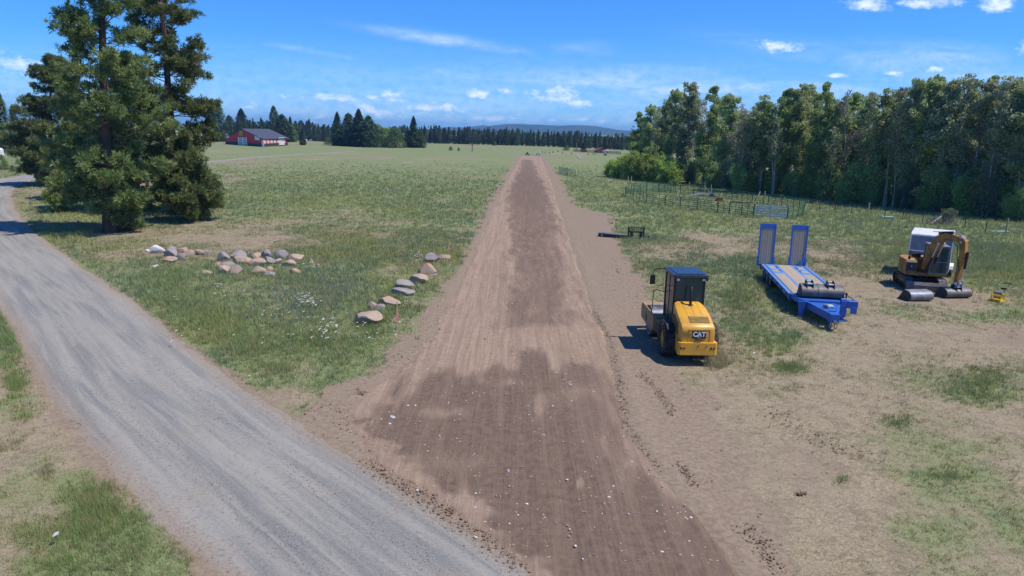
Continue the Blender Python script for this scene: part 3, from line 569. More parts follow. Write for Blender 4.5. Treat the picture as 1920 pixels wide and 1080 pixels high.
# ------------------------------------------------------------------ equipment trailer (local +Y toward hitch, origin under deck front edge)
def trailer():
    A=P(1427,495,.9);B_=P(1527,503,.9);C_=P(1481,554,.9);D_=P(1579,552,.9)
    f=(C_+D_)/2; r=(A+B_)/2; d=(f-r); L=d.length; rz=math.atan2(-d.x,d.y)
    root=thing('equipment_trailer','long blue flatbed trailer with two upright wooden loading ramps','trailer',(f.x,f.y,0),rz)
    L=L+.25; hw=1.40; zt=.9; root.rotation_euler.z+=R_(1.3); rz+=R_(1.3)
    m=MB()
    m.box((0,-L/2,.80),(2*hw-.02,L-.1,.17),'blue'); 
    for s in(-1,1): m.box((s*(hw-.04),-L/2,.79),(.1,L,.24),'blue'); m.box((s*.42,-L/2+.4,.55),(.14,L-1.2,.40),'blue')
    m.box((0,-L-.02,.74),(2*hw+.06,.16,.34),'black'); m.box((0,.02,.74),(2*hw,.14,.34),'blue')
    fr=m.build('frame',root,.012)
    m=MB(); z=.905
    for s in(-1,1):
        m.box((s*(hw-.09),-L/2,z),(.18,L-.04,.03),'blue_pale'); m.box((s*.46,-L/2,z),(.13,L-.04,.03),'blue_pale')
        for (ya,yb) in((-L+.02,-L+.55),(-L+1.35,-L+1.75),(-L+2.45,-L+3.0)): m.box((s*.835,(ya+yb)/2,z),(.64,yb-ya,.03),'blue_pale')
        m.box((s*.62,-L+2.5,z-.001),(.1,5*.2,.03),'blue_pale'); m.box((s*1.1,-L+1.5,z-.001),(.12,3,.03),'blue_pale')
    m.build('deck_rail',root,.004)
    m=MB(); m.box((0,-L/2,z-.004),(.79,L-.06,.03),'planks'); m.build('deck_boards',root)
    for s in(-1,1):
        m=MB(); ya,yb=-L+3.0,-.1; m.box((s*.835,(ya+yb)/2,z-.006),(.62,yb-ya,.03),'planks'); m.build('deck_boards',root)
        m=MB()
        for (ya,yb) in((-L+.55,-L+1.35),(-L+1.75,-L+2.45)): m.box((s*.86,(ya+yb)/2,z-.006),(.36,yb-ya,.03),'planks')
        m.build('deck_inset',root)
    for k in range(12):
        for s in(-1,1):
            m=MB(); y=-.35-k*(L-.6)/12; m.box((s*(hw+.03),y,.80),(.05,.09,.12),'black'); m.build('stake_pocket',root) if k%2==0 else None
    # ramps
    for s in(-1,1):
        rt=MB(); cx=s*.98+.16; w=.50; y=-L-.06; h=2.72; zb=.80
        T=Matrix.Translation((cx,y,zb))@Matrix.Rotation(R_(4),4,'X')
        for q in(-1,1): rt.box((q*(w-.045),0,h/2),(.09,.13,h),'blue',X=T)
        for q in(-1,1): rt.box((q*(w-.02),.02,.32),(.13,.16,.62),'blue',X=T)
        rt.box((0,0,h-.14),(2*w-.16,.10,.30),'blue',X=T); rt.box((0,-.02,.05),(2*w-.1,.1,.12),'black',X=T)
        for zc in(.7,1.4,2.05): rt.box((0,-.05,zc),(2*w-.16,.05,.08),'blue',X=T)
        ro=rt.build('ramp',root,.008)
        pl=MB(); pl.box((0,.0,h/2-.1),(2*w-.19,.07,h-.35),'planks'); po=pl.build('ramp_planks',ro); po.matrix_local=T
    m=MB(); m.tube([(-1.18,-L+.0,.95),(-1.22,-L-.02,1.7)],.03,'blue',6); m.tube([(-1.22,-L-.0,1.75),(-1.0,-L+.35,.95)],.035,'blue',6); m.build('ramp_strut',root)
    # wheels
    for k in range(3):
        for s in(-1,1):
            e=wheel(root,s*1.24,-L+1.15+k*.98,.40,.30,s,'white',.52,0)
    m=MB()
    for s in(-1,1): m.box((s*1.1,-L+2.1,.80),(.36,3.3,.04),'black')
    m.build('axle_beam',root)
    # front structure
    m=MB(); m.prism([(-1.30,0),(-1.22,1.0),(-.95,1.35),(.95,1.35),(1.22,1.0),(1.30,0)],.70,.90,'blue',axis='z'); m.build('front_platform',root,.015)
    m=MB()
    for s in(-1,1):
        a=Vector((s*.95,.9,.70)); b=Vector((s*.13,3.55,.62)); dr=(b-a); X=Matrix.Translation((a+b)/2)@dr.to_track_quat('Y','Z').to_matrix().to_4x4()
        m.box((0,0,0),(.13,dr.length,.36),'blue',X=X)
    m.box((0,3.5,.60),(.42,.55,.42),'blue'); m.prism([(-.72,1.3),(-.25,3.0),(.25,3.0),(.72,1.3)],.74,.80,'blue',axis='z')
    db=m.build('drawbar',root,.012)
    X=Matrix.Translation((.62,2.33,.64))@Matrix.Rotation(math.atan2(-.82,2.65)*-1,4,'Z')
    m=MB(); m.lathe([(-.03,.05),(-.03,.11),(.03,.11),(.03,.05),(-.03,.05)],'steel',18,'z',X=Matrix.Translation((0,3.98,.44))); m.box((0,3.82,.44),(.14,.25,.14),'steel'); m.build('pintle_eye',root)
    m=MB(); m.box((-.1,2.35,.86),(.3,.42,.12),'white_metal'); m.cyl((.14,2.5,.86),(.14,2.5,.97),.12,'steel',14); m.build('tool_tray_contents',root,.01)
    m=MB(); m.tube([(.15,3.75,.42),(.25,3.9,.15),(.1,3.98,.1),(-.1,3.9,.2),(-.15,3.7,.4)],.025,'steel',6); m.tube([(-.05,3.6,.4),(-.02,3.85,.12),(.08,3.75,.3)],.025,'steel',6); m.build('safety_chain',root)
    m=MB(); m.prism([(-.22,.88),(.22,.88),(.09,.02),(-.03,.02)],1.30,1.42,'blue',axis='y',X=Matrix.Translation((1.02,.2,0))); m.box((1.02,1.5,.02),(.22,.3,.04),'blue'); m.build('support_leg',root,.01)
    m=MB(); m.box((-.92,1.62,.62),(.30,.26,.85),'blue'); m.box((-.92,1.62,.20),(.17,.16,.40),'blue'); m.box((-.92,1.62,.02),(.38,.38,.04),'blue'); m.box((-.92,1.62,1.08),(.24,.2,.1),'blue_pale'); m.build('landing_jack',root,.012)
    m=MB(); m.box((-1.33,1.55,.86),(.50,.40,.36),'blue'); m.box((-1.40,1.75,.58),(.3,.06,.34),'blue'); m.box((-1.33,1.76,1.05),(.40,.02,.04),'bright_steel'); m.build('battery_box',root,.012)
    m=MB(); m.box((.78,.105,.74),(.10,.012,.08),'lamp'); m.build('marker_lamp',root); m=MB(); m.box((1.31,.09,.74),(.06,.02,.10),'redlens'); m.build('marker_lamp',root)
    return root,rz
TR,trz=trailer()
# ------------------------------------------------------------------ excavator buckets
def bucket_mesh(root,w,r=.32,mat='steel',teeth=False,ears=True,turn=0):
    """curved shell, open towards -y, back rounded towards +y; standing on its lip"""
    q_=r/.33; pr=[(x*q_,z*q_) for x,z in [(.05,.0),(.20,.03),(.32,.11),(.39,.24),(.39,.38),(.33,.50),(.22,.59),(.05,.645),(-.12,.655)]]
    pr=[(-.70,.02)]+pr+[(-.30,2*r+.02)]
    inner=[(p[0]-.03 if p[0]>0 else p[0],p[1]+(.03 if p[1]<r else -.03)) for p in pr][::-1]
    m=MB(); m.prism(pr+inner,-w/2,w/2,mat); m.build('shell',root,0,True)
    for s in(-1,1):
        q=MB(); q.prism([(-.70,.0)]+pr[1:-1]+[(-.30,2*r+.03)],s*w/2-.012+s*.014,s*w/2+.012+s*.014,'darkgrille'); q.build('side_plate',root,.004)
    m=MB(); m.box((0,-.70,.03),(w+.05,.12,.03),'bright_steel'); m.build('cutting_lip',root)
    if ears:
        for s in(-1,1):
            m=MB(); m.prism([(-.30,2*r-.02),(-.26,2*r+.22),(-.12,2*r+.26),(.16,2*r+.16),(.30,2*r-.14)],s*.15-.02,s*.15+.02,'black'); m.build('mount_ear',root,.006)
        m=MB(); m.cyl((-.2,-.17,2*r+.17),(.2,-.17,2*r+.17),.045,'bright_steel',12); m.cyl((-.2,.13,2*r+.08),(.2,.13,2*r+.08),.045,'bright_steel',12); m.box((0,-.02,2*r+.06),(.24,.2,.02),'grey_panel'); m.build('mount_pin',root)
def on_trailer(lx,ly,z): 
    v=Matrix.Rotation(trz,3,'Z')@Vector((lx,ly,0)); return (TR.location.x+v.x,TR.location.y+v.y,z)
b1=thing('excavator_bucket','narrower grey digging bucket with bright mount pins on the trailer front','bucket',on_trailer(.56,.62,.905),trz,'buckets standing on the trailer'); bucket_mesh(b1,.78)
b2=thing('excavator_bucket','wider weathered digging bucket on the trailer nearest the chain','bucket',on_trailer(-.48,.58,.905),trz,'buckets standing on the trailer'); bucket_mesh(b2,1.22)
m=MB(); a=Vector(on_trailer(-1.08,.5,1.35)); b=Vector(on_trailer(-1.42,1.45,1.08)); m.tube([a,a.lerp(b,.5)-Vector((0,0,.05)),b],.028,'chainrust' if 'chainrust' in M else 'steel',6); c=a.lerp(b,.42); m.ball(c,.07,'black',5); m.box(tuple(c-Vector((0,0,.12))),(.06,.06,.24),'black')
tag(m.build('tie_down_chain'),'rusty tie down chain running from the wide bucket to the trailer corner','chain')
# ------------------------------------------------------------------ excavator (local +Y forward)
def excavator():
    g=P(1721,537); rz=R_(164)
    root=thing('excavator','faded orange tracked excavator with raised boom in front of the white trailer','excavator',(g.x,g.y,0),rz)
    # undercarriage
    for s in(-1,1):
        e=thing('track',None,None,(s*.92,0,0)); e.parent=root
        path=[]; L=1.15; r=.36
        for k in range(9): a=R_(-90-k*22.5); path.append((-L+r*math.cos(a),r+.03+r*math.sin(a)))
        for k in range(9): a=R_(90-k*22.5); path.append((L+r*math.cos(a),r+.03+r*math.sin(a)))
        m=MB(); inn=[(p[0]*.93,.39+(p[1]-.39)*.82) for p in path]; n=len(path)
        for i in range(n):
            j=(i+1)%n; m.add([(x,)+p for x in(-.22,.22) for p in(path[i],path[j],inn[j],inn[i])],[(0,1,2,3),(7,6,5,4),(0,4,5,1),(1,5,6,2),(2,6,7,3),(3,7,4,0)],'black')
        tot=0; 
        for i in range(n):
            a=Vector((0,)+path[i]); b=Vector((0,)+path[(i+1)%n]); d=b-a; k=max(1,round(d.length/.15))
            for q in range(k):
                c=a+d*((q+.5)/k); m.box((0,c.y,c.z),(.46,.10,.05),'trackshoe',rot=(math.atan2(d.z,d.y),0,0))
        m.build('track_belt',e)
        m=MB()
        for y in(-L,L): m.cyl((-.14,y,.39),(.14,y,.39),.27,'black',20)
        for y in(-.6,-.2,.2,.6): m.cyl((-.12,y,.2),(.12,y,.2),.11,'black',14)
        m.box((0,0,.42),(.2,2.0,.22),'orange'); m.build('track_frame',e,.01)
    m=MB(); m.box((0,0,.52),(1.5,1.3,.3),'black'); m.cyl((0,0,.6),(0,0,.86),.45,'black',24)
    for s in(-1,1): m.box((s*.42,1.05,.42),(.14,1.2,.14),'orange')
    m.build('undercarriage',root,.015)
    m=MB(); pr=[(1.62,.06),(1.72,.2),(1.74,.4),(1.66,.58)]; m.prism(pr+[(p[0]-.04,p[1]) for p in pr[::-1]],-1.12,1.12,'steel'); m.build('dozer_blade',root,0)
    # upper structure, slewed
    up=root
    m=MB(); m.prism([(-1.05,1.0),(1.05,1.0),(1.12,-.6),(.8,-1.25),(-.8,-1.25),(-1.12,-.6)],.86,1.06,'orange',axis='z'); m.build('deck_plate',up,.02)
    m=MB(); m.prism([(-1.13,.15),(1.13,.15),(1.13,-.65),(.82,-1.32),(-.82,-1.32),(-1.13,-.65)],1.06,1.78,'orange',axis='z'); m.build('counterweight',up,.06,True)
    m=MB(); m.prism([(-1.12,.14),(.1,.14),(.1,-1.05),(-.8,-1.1),(-1.12,-.6)],1.785,1.84,'orange_l',axis='z'); m.build('engine_cover',up,.02)
    # right-hand box (local +x is machine right = image left)
    m=MB(); m.box((.80,.52,1.40),(.62,.86,.70),'orange'); bx=m.build('side_cabinet',up,.03)
    m=MB(); m.box((.80,.955,1.40),(.54,.02,.52),'darkgrille'); m.box((.80,.965,1.69),(.60,.06,.06),'bright_steel'); m.box((.78,.968,1.42),(.05,.01,.10),'lamp'); m.build('front_grille',bx)
    m=MB(); m.box((.80,.52,1.77),(.58,.8,.04),'orange_l'); m.build('cabinet_lid',bx,.01)
    m=MB(); m.tube([(.88,.62,1.78),(.88,.62,2.0)],.07,'black',10); m.tube([(.88,.62,2.0),(.86,.62,2.35)],.03,'black',8); m.build('exhaust_stack',up)
    m=MB(); m.box((.3,-.3,1.95),(.5,.3,.25),'black'); m.build('hydraulic_cover',up,.03)
    cab=thing('cab',None,None,(-.66,.30,1.06)); cab.parent=up
    m=MB(); w,d,h=.46,.72,1.66
    for x in(-w,w):
        for y in(-d,d): m.box((x,y,h/2),(.07,.07,h),'grey_panel')
    for z in(.03,h-.03):
        for y in(-d,d): m.box((0,y,z),(2*w,.06,.07),'grey_panel')
        for x in(-w,w): m.box((x,0,z),(.06,2*d,.07),'grey_panel')
    m.box((0,d,.72),(2*w,.04,.05),'grey_panel'); m.box((0,0,-.04),(1.0,1.5,.16),'plateband'); m.build('cab_frame',cab,.01)
    for nm,c,dd in(('windscreen',(0,d,1.18),(2*w-.08,.012,.85)),('lower_windscreen',(0,d,.38),(2*w-.08,.012,.62)),('side_window',(-w,0,1.1),(.012,2*d-.08,.9)),('side_window',(w,0,1.1),(.012,2*d-.08,.9)),('rear_window',(0,-d,1.1),(2*w-.08,.012,.9))):
        m=MB(); m.box(c,dd,'glass'); m.build(nm,cab)
    m=MB(); 
    for s in(-1,1): m.box((s*w,0,.36),(.03,2*d,.62),'orange')
    m.build('door_panel',cab)
    m=MB(); m.box((0,0,h+.03),(1.02,1.56,.07),'grey_panel'); m.build('cab_roof',cab,.03)
    m=MB(); m.box((0,-.1,.5),(.45,.4,.12),'black'); m.box((0,-.3,.85),(.42,.1,.6),'black'); m.build('operator_seat',cab,.03)
    # boom, arm : in the plane local x=bx0 ; (y,z) profile
    bx0=0.0; bm_e=thing('boom',None,None,(.10,.62,0)); bm_e.parent=root; bm_e.rotation_euler=(0,0,R_(36))
    def sh_(p): return (p[0]-.62,p[1])
    def bar(pts,wid,x,hw_,mat,name,par,bev=.012):
        pts=[(p[0]-.62,p[1]) for p in pts]
        # pts centre line (y,z); wid half depth at each
        top=[];bot=[]
        for i,(p,h_) in enumerate(zip(pts,wid)):
            a=Vector(pts[max(i-1,0)]);b=Vector(pts[min(i+1,len(pts)-1)]); d=(b-a).normalized(); n=Vector((-d.y,d.x)); top.append(Vector(p)+n*h_); bot.append(Vector(p)-n*h_)
        m=MB(); m.prism([tuple(q) for q in top+bot[::-1]],x-hw_,x+hw_,mat); return m.build(name,par,bev,False)
    boom=bar([(.72,1.25),(.95,1.9),(1.25,2.75),(1.5,3.20),(1.9,3.42),(2.5,3.45),(2.95,3.30)],[.13,.22,.26,.27,.22,.17,.13],bx0,.15,'orange','boom_beam',bm_e)
    arm=bar([(2.78,3.62),(3.0,3.30),(3.12,2.6),(3.02,1.5),(2.95,.85)],[.10,.19,.17,.13,.10],bx0,.13,'orange','arm',bm_e)
    m=MB(); m.tube([(bx0,0.930,3.62),(bx0,1.680,3.74)],.085,'black',10); m.tube([(bx0,1.680,3.74),(bx0,2.180,3.66)],.04,'bright_steel',8); m.box((bx0,0.880,3.58),(.2,.16,.2),'orange'); m.build('arm_cylinder',bm_e)
    for s in(-1,1):
        m=MB(); m.tube([(bx0+s*.21,0.430,1.20),(bx0+s*.21,0.730,2.1)],.065,'black',10); m.tube([(bx0+s*.21,0.730,2.1),(bx0+s*.21,1.000,2.95)],.035,'bright_steel',8); m.cyl((bx0+s*.15,1.000,2.97),(bx0+s*.26,1.000,2.97),.08,'bright_steel',12); m.build('lift_cylinder',bm_e)
    m=MB(); m.tube([(bx0,2.740,2.75),(bx0,2.700,1.75)],.07,'black',10); m.tube([(bx0,2.700,1.75),(bx0,2.600,1.0)],.035,'bright_steel',8); m.build('bucket_cylinder',bm_e)
    m=MB(); 
    for s in(-1,1): m.tube([(bx0+s*.12,0.780,3.45),(bx0+s*.14,1.780,3.28),(bx0+s*.17,2.180,3.0),(bx0+s*.17,2.240,2.5),(bx0+s*.15,2.360,2.0),(bx0+s*.14,2.500,1.6)],.022,'black',6)
    m.build('hydraulic_hose',bm_e)
    m=MB(); m.box((bx0,2.280,3.55),(.34,.2,.12),'bright_steel'); m.cyl((bx0-.19,2.330,3.28),(bx0+.19,2.330,3.28),.07,'bright_steel',12); m.build('pivot_pin',bm_e)
    m=MB()
    for s in(-1,1):
        m.prism([(2.26,.92),(2.38,.92),(2.66,.72),(2.58,.64),(2.33,.8)],bx0+s*.17-.015,bx0+s*.17+.015,'bright_steel'); m.prism([(2.58,1.06),(2.68,1.02),(2.68,.72),(2.58,.66)],bx0+s*.13-.015,bx0+s*.13+.015,'bright_steel')
    m.build('bucket_link',bm_e)
    bk=thing('bucket',None,None,(0,0,0),R_(22)); bk.parent=root; bk.location=(Matrix.Rotation(R_(36),3,'Z')@Vector((0,2.42,0))+Vector((.10,.62,0))); bucket_mesh(bk,1.55,.28)
    return root
M['chainrust']=pm('rusty chain',(.16,.08,.04),(.05,.04,.035),.8); M['trackshoe']=pm('track shoe steel',(.05,.05,.052),(.16,.15,.14),.6,scale=9,metal=.3); M['plateband']=pm('yellow cab skirt',(.42,.26,.05),(.3,.18,.05),.55)
EX=excavator()
g=P(1727,566); b3=thing('excavator_bucket','wide polished grading bucket lying on the ground in front of the tracks','bucket',(g.x-.0,g.y+.35,0),R_(188)); bucket_mesh(b3,1.4,.29,'bluesteel',ears=False)
# ------------------------------------------------------------------ white trailer behind the excavator
def camper():
    x,z=XZ(1746,437,45.0); root=thing('enclosed_trailer','boxy white enclosed trailer behind the excavator, its shaded rear painted grey','trailer',(x+.1,45.0,0),R_(-33))
    w,Lg,zb,zt=1.24,3.4,.55,2.95
    m=MB(); m.prism([(0,zb),(0,1.75),(.25,zt-.1),(.45,zt),(Lg,zt),(Lg,zb)],-w,w,'white'); bd=m.build('body',root,.04)
    m=MB(); X=Matrix.Translation((0,.115,2.27))@Matrix.Rotation(math.atan2(-.25,1.1),4,'X')
    m.box((0,0,0),(2*w-.12,.03,.98),'grey_panel',X=X); rp=m.build('rear_panel',root)  # grey puts the shade of the rear face into the colour
    m=MB()
    for s in(-1,1): m.box((s*(w-.03),-.01,0),(.07,.05,1.1),'white',X=X)
    m.box((0,-.01,-.52),(2*w,.05,.07),'white',X=X); m.box((-.05,-.02,0),(.02,.03,.98),'black',X=X); m.build('panel_trim',rp)
    m=MB(); m.box((0,-.02,1.15),(2*w-.06,.04,1.15),'grey_panel'); m.build('tail_ramp',root,.01)  # same grey, shade of the rear painted in
    m=MB(); m.box((.35,-.05,1.25),(.05,.04,.9),'white'); m.build('latch_bar',root); m=MB(); m.box((-.6,-.05,1.45),(.1,.03,.1),'lamp'); m.build('ramp_latch',root)
    for s in(-1,1):
        for y in(1.3,2.1): wheel(root,s*(w+.08),y,.34,.2,s,'white',.55,0)
        m=MB(); m.prism([(1.05,.55),(1.15,.78),(2.65,.78),(2.75,.55)],s*(w+.002),s*(w+.22),'white'); m.build('mudguard',root)
        m=MB(); m.box((s*(w-.1),-.05,.75),(.12,.03,.2),'redlens'); m.build('tail_lamp',root)
    m=MB(); m.box((0,Lg+.6,.5),(.1,1.3,.12),'black'); m.build('drawbar',root)
    m=MB(); m.box((.2,1.6,zt+.04),(.4,.4,.09),'white'); m.build('roof_vent',root,.01)
camper()
# ------------------------------------------------------------------ plate compactor
def compactor():
    g=P(1874,566); root=thing('plate_compactor','small yellow plate compactor with its long black handle pointing away','plate compactor',(g.x,g.y+.2,0),R_(127))
    m=MB(); m.prism([(-.42,.14),(-.36,.02),(.36,.02),(.46,.16),(.44,.19),(.32,.07),(-.32,.07),(-.39,.17)],-.27,.27,'plateyellow'); m.build('base_plate',root,.006)
    m=MB()
    for s in(-1,1): m.tube([(s*.24,-.25,.07),(s*.24,-.22,.42),(s*.24,.2,.5),(s*.24,.34,.1)],.03,'plateyellow',8)
    m.box((0,.12,.30),(.40,.34,.05),'plateyellow',rot=(R_(35),0,0)); m.build('guard_frame',root)
    m=MB(); m.box((0,-.03,.30),(.34,.34,.28),'grey_panel'); m.cyl((-.2,0,.32),(.2,0,.32),.13,'black',16); m.build('engine',root,.03)
    m=MB(); m.box((0,-.05,.50),(.44,.36,.12),'steel'); m.build('fuel_tank',root,.03)
    m=MB(); 
    for s in(-1,1): m.tube([(s*.17,-.25,.3),(s*.17,-.7,.62),(s*.2,-1.15,.85)],.022,'black',8)
    m.tube([(-.2,-1.15,.85),(-.2,-1.3,.9),(.2,-1.3,.9),(.2,-1.15,.85)],.03,'black',8); m.box((0,-.75,.64),(.3,.06,.1),'black'); m.build('handle',root)
compactor()
# ------------------------------------------------------------------ skid steer fork frame and beam
def forkframe():
    g=P(1192,448); root=thing('pallet_fork_frame','black pallet fork frame standing upright with a barred backrest','attachment',(g.x,g.y,0),0)
    s_=1280/g.y; w=28/s_/2*1.02; h=1.05
    m=MB()
    for s in(-1,1): m.box((s*w,0,h/2),(.12,.14,h),'black'); m.box((s*w*.62,-.05,.32),(.24,.1,.5),'black')
    m.box((0,0,.62),(2*w,.12,.12),'black'); m.box((0,0,.05),(2*w,.12,.10),'steel'); m.box((0,0,h),(2*w,.05,.05),'black'); m.build('frame',root,.01)
    m=MB()
    for k in range(11): m.box((-w+.12+k*(2*w-.24)/10,.02,.82),(.04,.03,.42),'black')
    m.build('backrest_bars',root)
    m=MB(); m.box((w+.25,.1,.18),(.5,.12,.07),'black'); m.ball((w+.5,.1,.2),.09,'black',5); m.build('fork_tine',root)
    a=P(1122,443);b=P(1176,448)
    m=MB(); c=(Vector(a)+Vector(b))/2; L=(Vector(b)-Vector(a)).length
    root2=thing('grading_attachment','long low dark steel blade lying flat beside the fork frame','attachment',(c.x,c.y,0),math.atan2(b.y-a.y,b.x-a.x))
    m.box((0,.35,.30),(L,.9,.06),'steel'); m.build('deck',root2,.01)
    m=MB(); m.box((0,-.12,.17),(L*.98,.08,.26),'darkgrille'); m.box((.0,.62,.14),(L*.95,.08,.2),'darkgrille'); m.build('cutting_edge',root2,.01)
    for x in(-L*.45,-L*.2,L*.1,L*.4):
        m=MB(); m.box((x,-.18,.08),(.22,.1,.15),'black'); m.build('skid_shoe',root2)
    m=MB(); m.ball((-L*.36,-.22,.14),.08,'steel',6); m.build('end_cap',root2)
forkframe()
# ------------------------------------------------------------------ foliage generators
def unit(n,r=rng):
    v=r.normal(size=(n,3)); return v/np.linalg.norm(v,axis=1)[:,None]
def leaf_quads(C,size,r,flat=.0):
    """random oriented quads at centres C"""
    n=len(C); a=unit(n,r); b=np.cross(a,unit(n,r)); b/=np.linalg.norm(b,axis=1)[:,None]
    if flat: a[:,2]*=1-flat
    s=(size*(.6+.8*r.random(n)))[:,None] if np.ndim(size)==0 else size[:,None]
    V=np.stack([C-a*s*.5,C+b*s*.32,C+a*s*.5,C-b*s*.32],1).reshape(-1,3)
    return V,np.arange(4*n).reshape(n,4)
def needle_tufts(C,D,r,k=14,ln=.3,wd=.035):
    n=len(C); C=np.repeat(C,k,0); D=np.repeat(D,k,0)
    d=D*.75+unit(n*k,r)*.85; d/=np.linalg.norm(d,axis=1)[:,None]
    s=np.cross(d,unit(n*k,r)); s/=np.linalg.norm(s,axis=1)[:,None]
    L=(ln*(.7+.6*r.random(n*k)))[:,None]; st=C-D*.05
    V=np.stack([st-s*wd*.4,st+d*L*.6+s*wd,st+d*L,st+d*L*.6-s*wd],1).reshape(-1,3)
    return V,np.arange(4*n*k).reshape(-1,4)
def curve_pts(p,d,L,n,droop,r,wob=.12):
    out=[np.array(p,float)]; d=np.array(d,float)
    for i in range(n):
        d=d+np.array([0,0,droop])+r.normal(size=3)*wob; d/=np.linalg.norm(d); out.append(out[-1]+d*L/n)
    return out
def limb(mb,pts,r0,r1,mat,n=5):
    mb.tube(pts,[r0+(r1-r0)*i/(len(pts)-1) for i in range(len(pts))],mat,n,caps=False)
def pine(name,label,loc,h,rad,seed,base=1.5,lean=(0,0),tr=.4,dens=1.0,group='ponderosa pines beside the gravel road',dead=.02,tuft=.40,k=13,shape=.6,nl=None):
    r=np.random.default_rng(seed); root=thing(name,label,'pine tree',loc,0,group)
    tb=MB(); top=np.array([lean[0]*h,lean[1]*h,h]); N=14
    tp=[np.array([lean[0]*h*t+.1*math.sin(t*7+seed)*t,lean[1]*h*t+.1*math.cos(t*5+seed)*t,h*t]) for t in np.linspace(0,1,N)]
    tb.tube([tp[0]-np.array([0,0,.3])]+tp,[tr*1.35]+[tr*(1.0-.93*t**1.1)*(1+.25*math.exp(-t*30)) for t in np.linspace(0,1,N)],'bark',10)
    C=[];D=[];K=[]
    def at(z):
        t=z/h*(N-1); i=min(int(t),N-2); return tp[i]*(1-(t-i))+tp[i+1]*(t-i)
    z=base; nl=nl or int(h*5.2*dens)
    zs=np.sort(base+(h-base)*(r.random(nl)**1.25))
    for z in zs:
        f=(z-base)/(h-base); prof=(1-f)**shape*min(1,.55+f*3.0)
        L=rad*prof*(.55+.55*r.random())*(1.25 if r.random()<.12 else 1); L=max(L,.5); a=r.random()*2*math.pi
        el=(-.18+.75*f)+r.normal()*.15; d=np.array([math.cos(a)*math.cos(el),math.sin(a)*math.cos(el),math.sin(el)])
        p0=at(z); n=6; pts=curve_pts(p0,d,L,n,.055,r,.13); limb(tb,pts,max(.018,tr*.20*(1-f*.6)*L/rad),.012,'bark',4)
        nt=int((4+L*4.2)*dens)
        for q in range(nt):
            s=.35+.65*r.random()**.7; i=min(int(s*n),n-1); b=pts[i]*(1-(s*n-i))+pts[i+1]*(s*n-i)
            side=unit(1,r)[0]; side[2]=abs(side[2])*.8+.12; tl=(.25+.55*r.random())*min(1,L/2.5)*(1.25-s*.5)
            e=b+side*tl
            if r.random()<.45: limb(tb,[b,(b+e)/2+np.array([0,0,-.04]),e],.014,.008,'bark',3)
            dd=(side*.7+(pts[-1]-pts[-2])/(L/n)*.5); dd/=np.linalg.norm(dd)
            m=r.integers(2,5)
            for _ in range(m): C.append(e+r.normal(size=3)*.16); D.append(dd); K.append((a,f,q))
        C.append(pts[-1]); D.append(d); K.append((a,f,0))
    C=np.array(C); D=np.array(D); n=len(C); V,Fc=needle_tufts(C,D,r,k,tuft,.032)
    cl=fbm(C[:,0]*1.0+C[:,2]*.7,C[:,1]+C[:,2]*.5,1.1,seed)
    cc=np.where((cl>.5)[:,None],np.array([[.19,.235,.075]]),np.array([[.12,.175,.060]]))*(.75+.5*r.random(n))[:,None]
    cc=np.where((r.random(n)<.25)[:,None],np.array([[.25,.28,.10]])*(.8+.4*r.random(n))[:,None],cc)
    dn=(fbm(C[:,0],C[:,1]+C[:,2]*1.3,.55,seed+5)>1-.16-dead)&(r.random(n)<.8)&(fbm(C[:,0],C[:,1],.8,seed+6)>.62)
    cc=np.where(dn[:,None],np.array([[.36,.14,.055]]),cc); V=V.astype(np.float32)
    npmesh('crown',V,Fc,[M['needle']],col=np.repeat(cc,k*4,0),parent=root)
    tb.build('trunk',root,0,True); return root
def pt2(u,v): p=P(u,v); return (p.x,p.y,0)
def ln2(u,v,ut,vt,k):
    p=P(u,v); x,z=XZ(ut,vt,p.y); return ((x-p.x)/z,0)
pine('ponderosa_pine','tall ponderosa pine with reddish bare lower trunk closest to the gravel road bend',pt2(206,436),29,4.9,3,base=1.5,lean=ln2(206,436,188,0,0),tr=.50,dens=1.0,shape=.45)
pine('ponderosa_pine','tall ponderosa pine standing just behind and beside the road bend pine',pt2(336,402),31,5.1,4,base=2.0,lean=ln2(336,402,300,0,0),tr=.46,dens=1.05,shape=.5,dead=.03)
pine('ponderosa_pine','dense bushy pine in the shade between the two tall ponderosas',pt2(262,394),15,5.4,5,base=.8,tr=.3,dens=1.15,shape=.5)
pine('ponderosa_pine','broad dark green pine beside the bend of the gravel road',pt2(92,347),HZ(98,112,P(92,347).y),6.6,6,base=1.2,lean=ln2(92,347,98,112,1),tr=.4,dens=1.6,shape=.5)
pine('ponderosa_pine','shorter pine filling the gap behind the broad dark green pine',pt2(165,374),12,5.4,7,base=1.0,tr=.28,dens=1.3,shape=.5)
pine('ponderosa_pine','low drooping pine on the meadow side of the pine clump',pt2(352,415),8,3.6,8,base=.5,tr=.16,dens=1.6,shape=.6,dead=.05)
pine('young_pine','small pale pine sapling with orange dead needles near the bend',pt2(118,398),3.6,1.8,9,base=.3,tr=.08,dens=1.5,dead=.12)
pine('young_pine','young pine sapling right beside the foot of the reddish trunk',pt2(246,432),3.4,1.9,10,base=.3,tr=.08,dens=1.4)
pine('young_pine','wispy young pine at the outer edge of the pine clump',pt2(372,400),4.2,1.6,14,base=.4,tr=.08,dens=1.0)
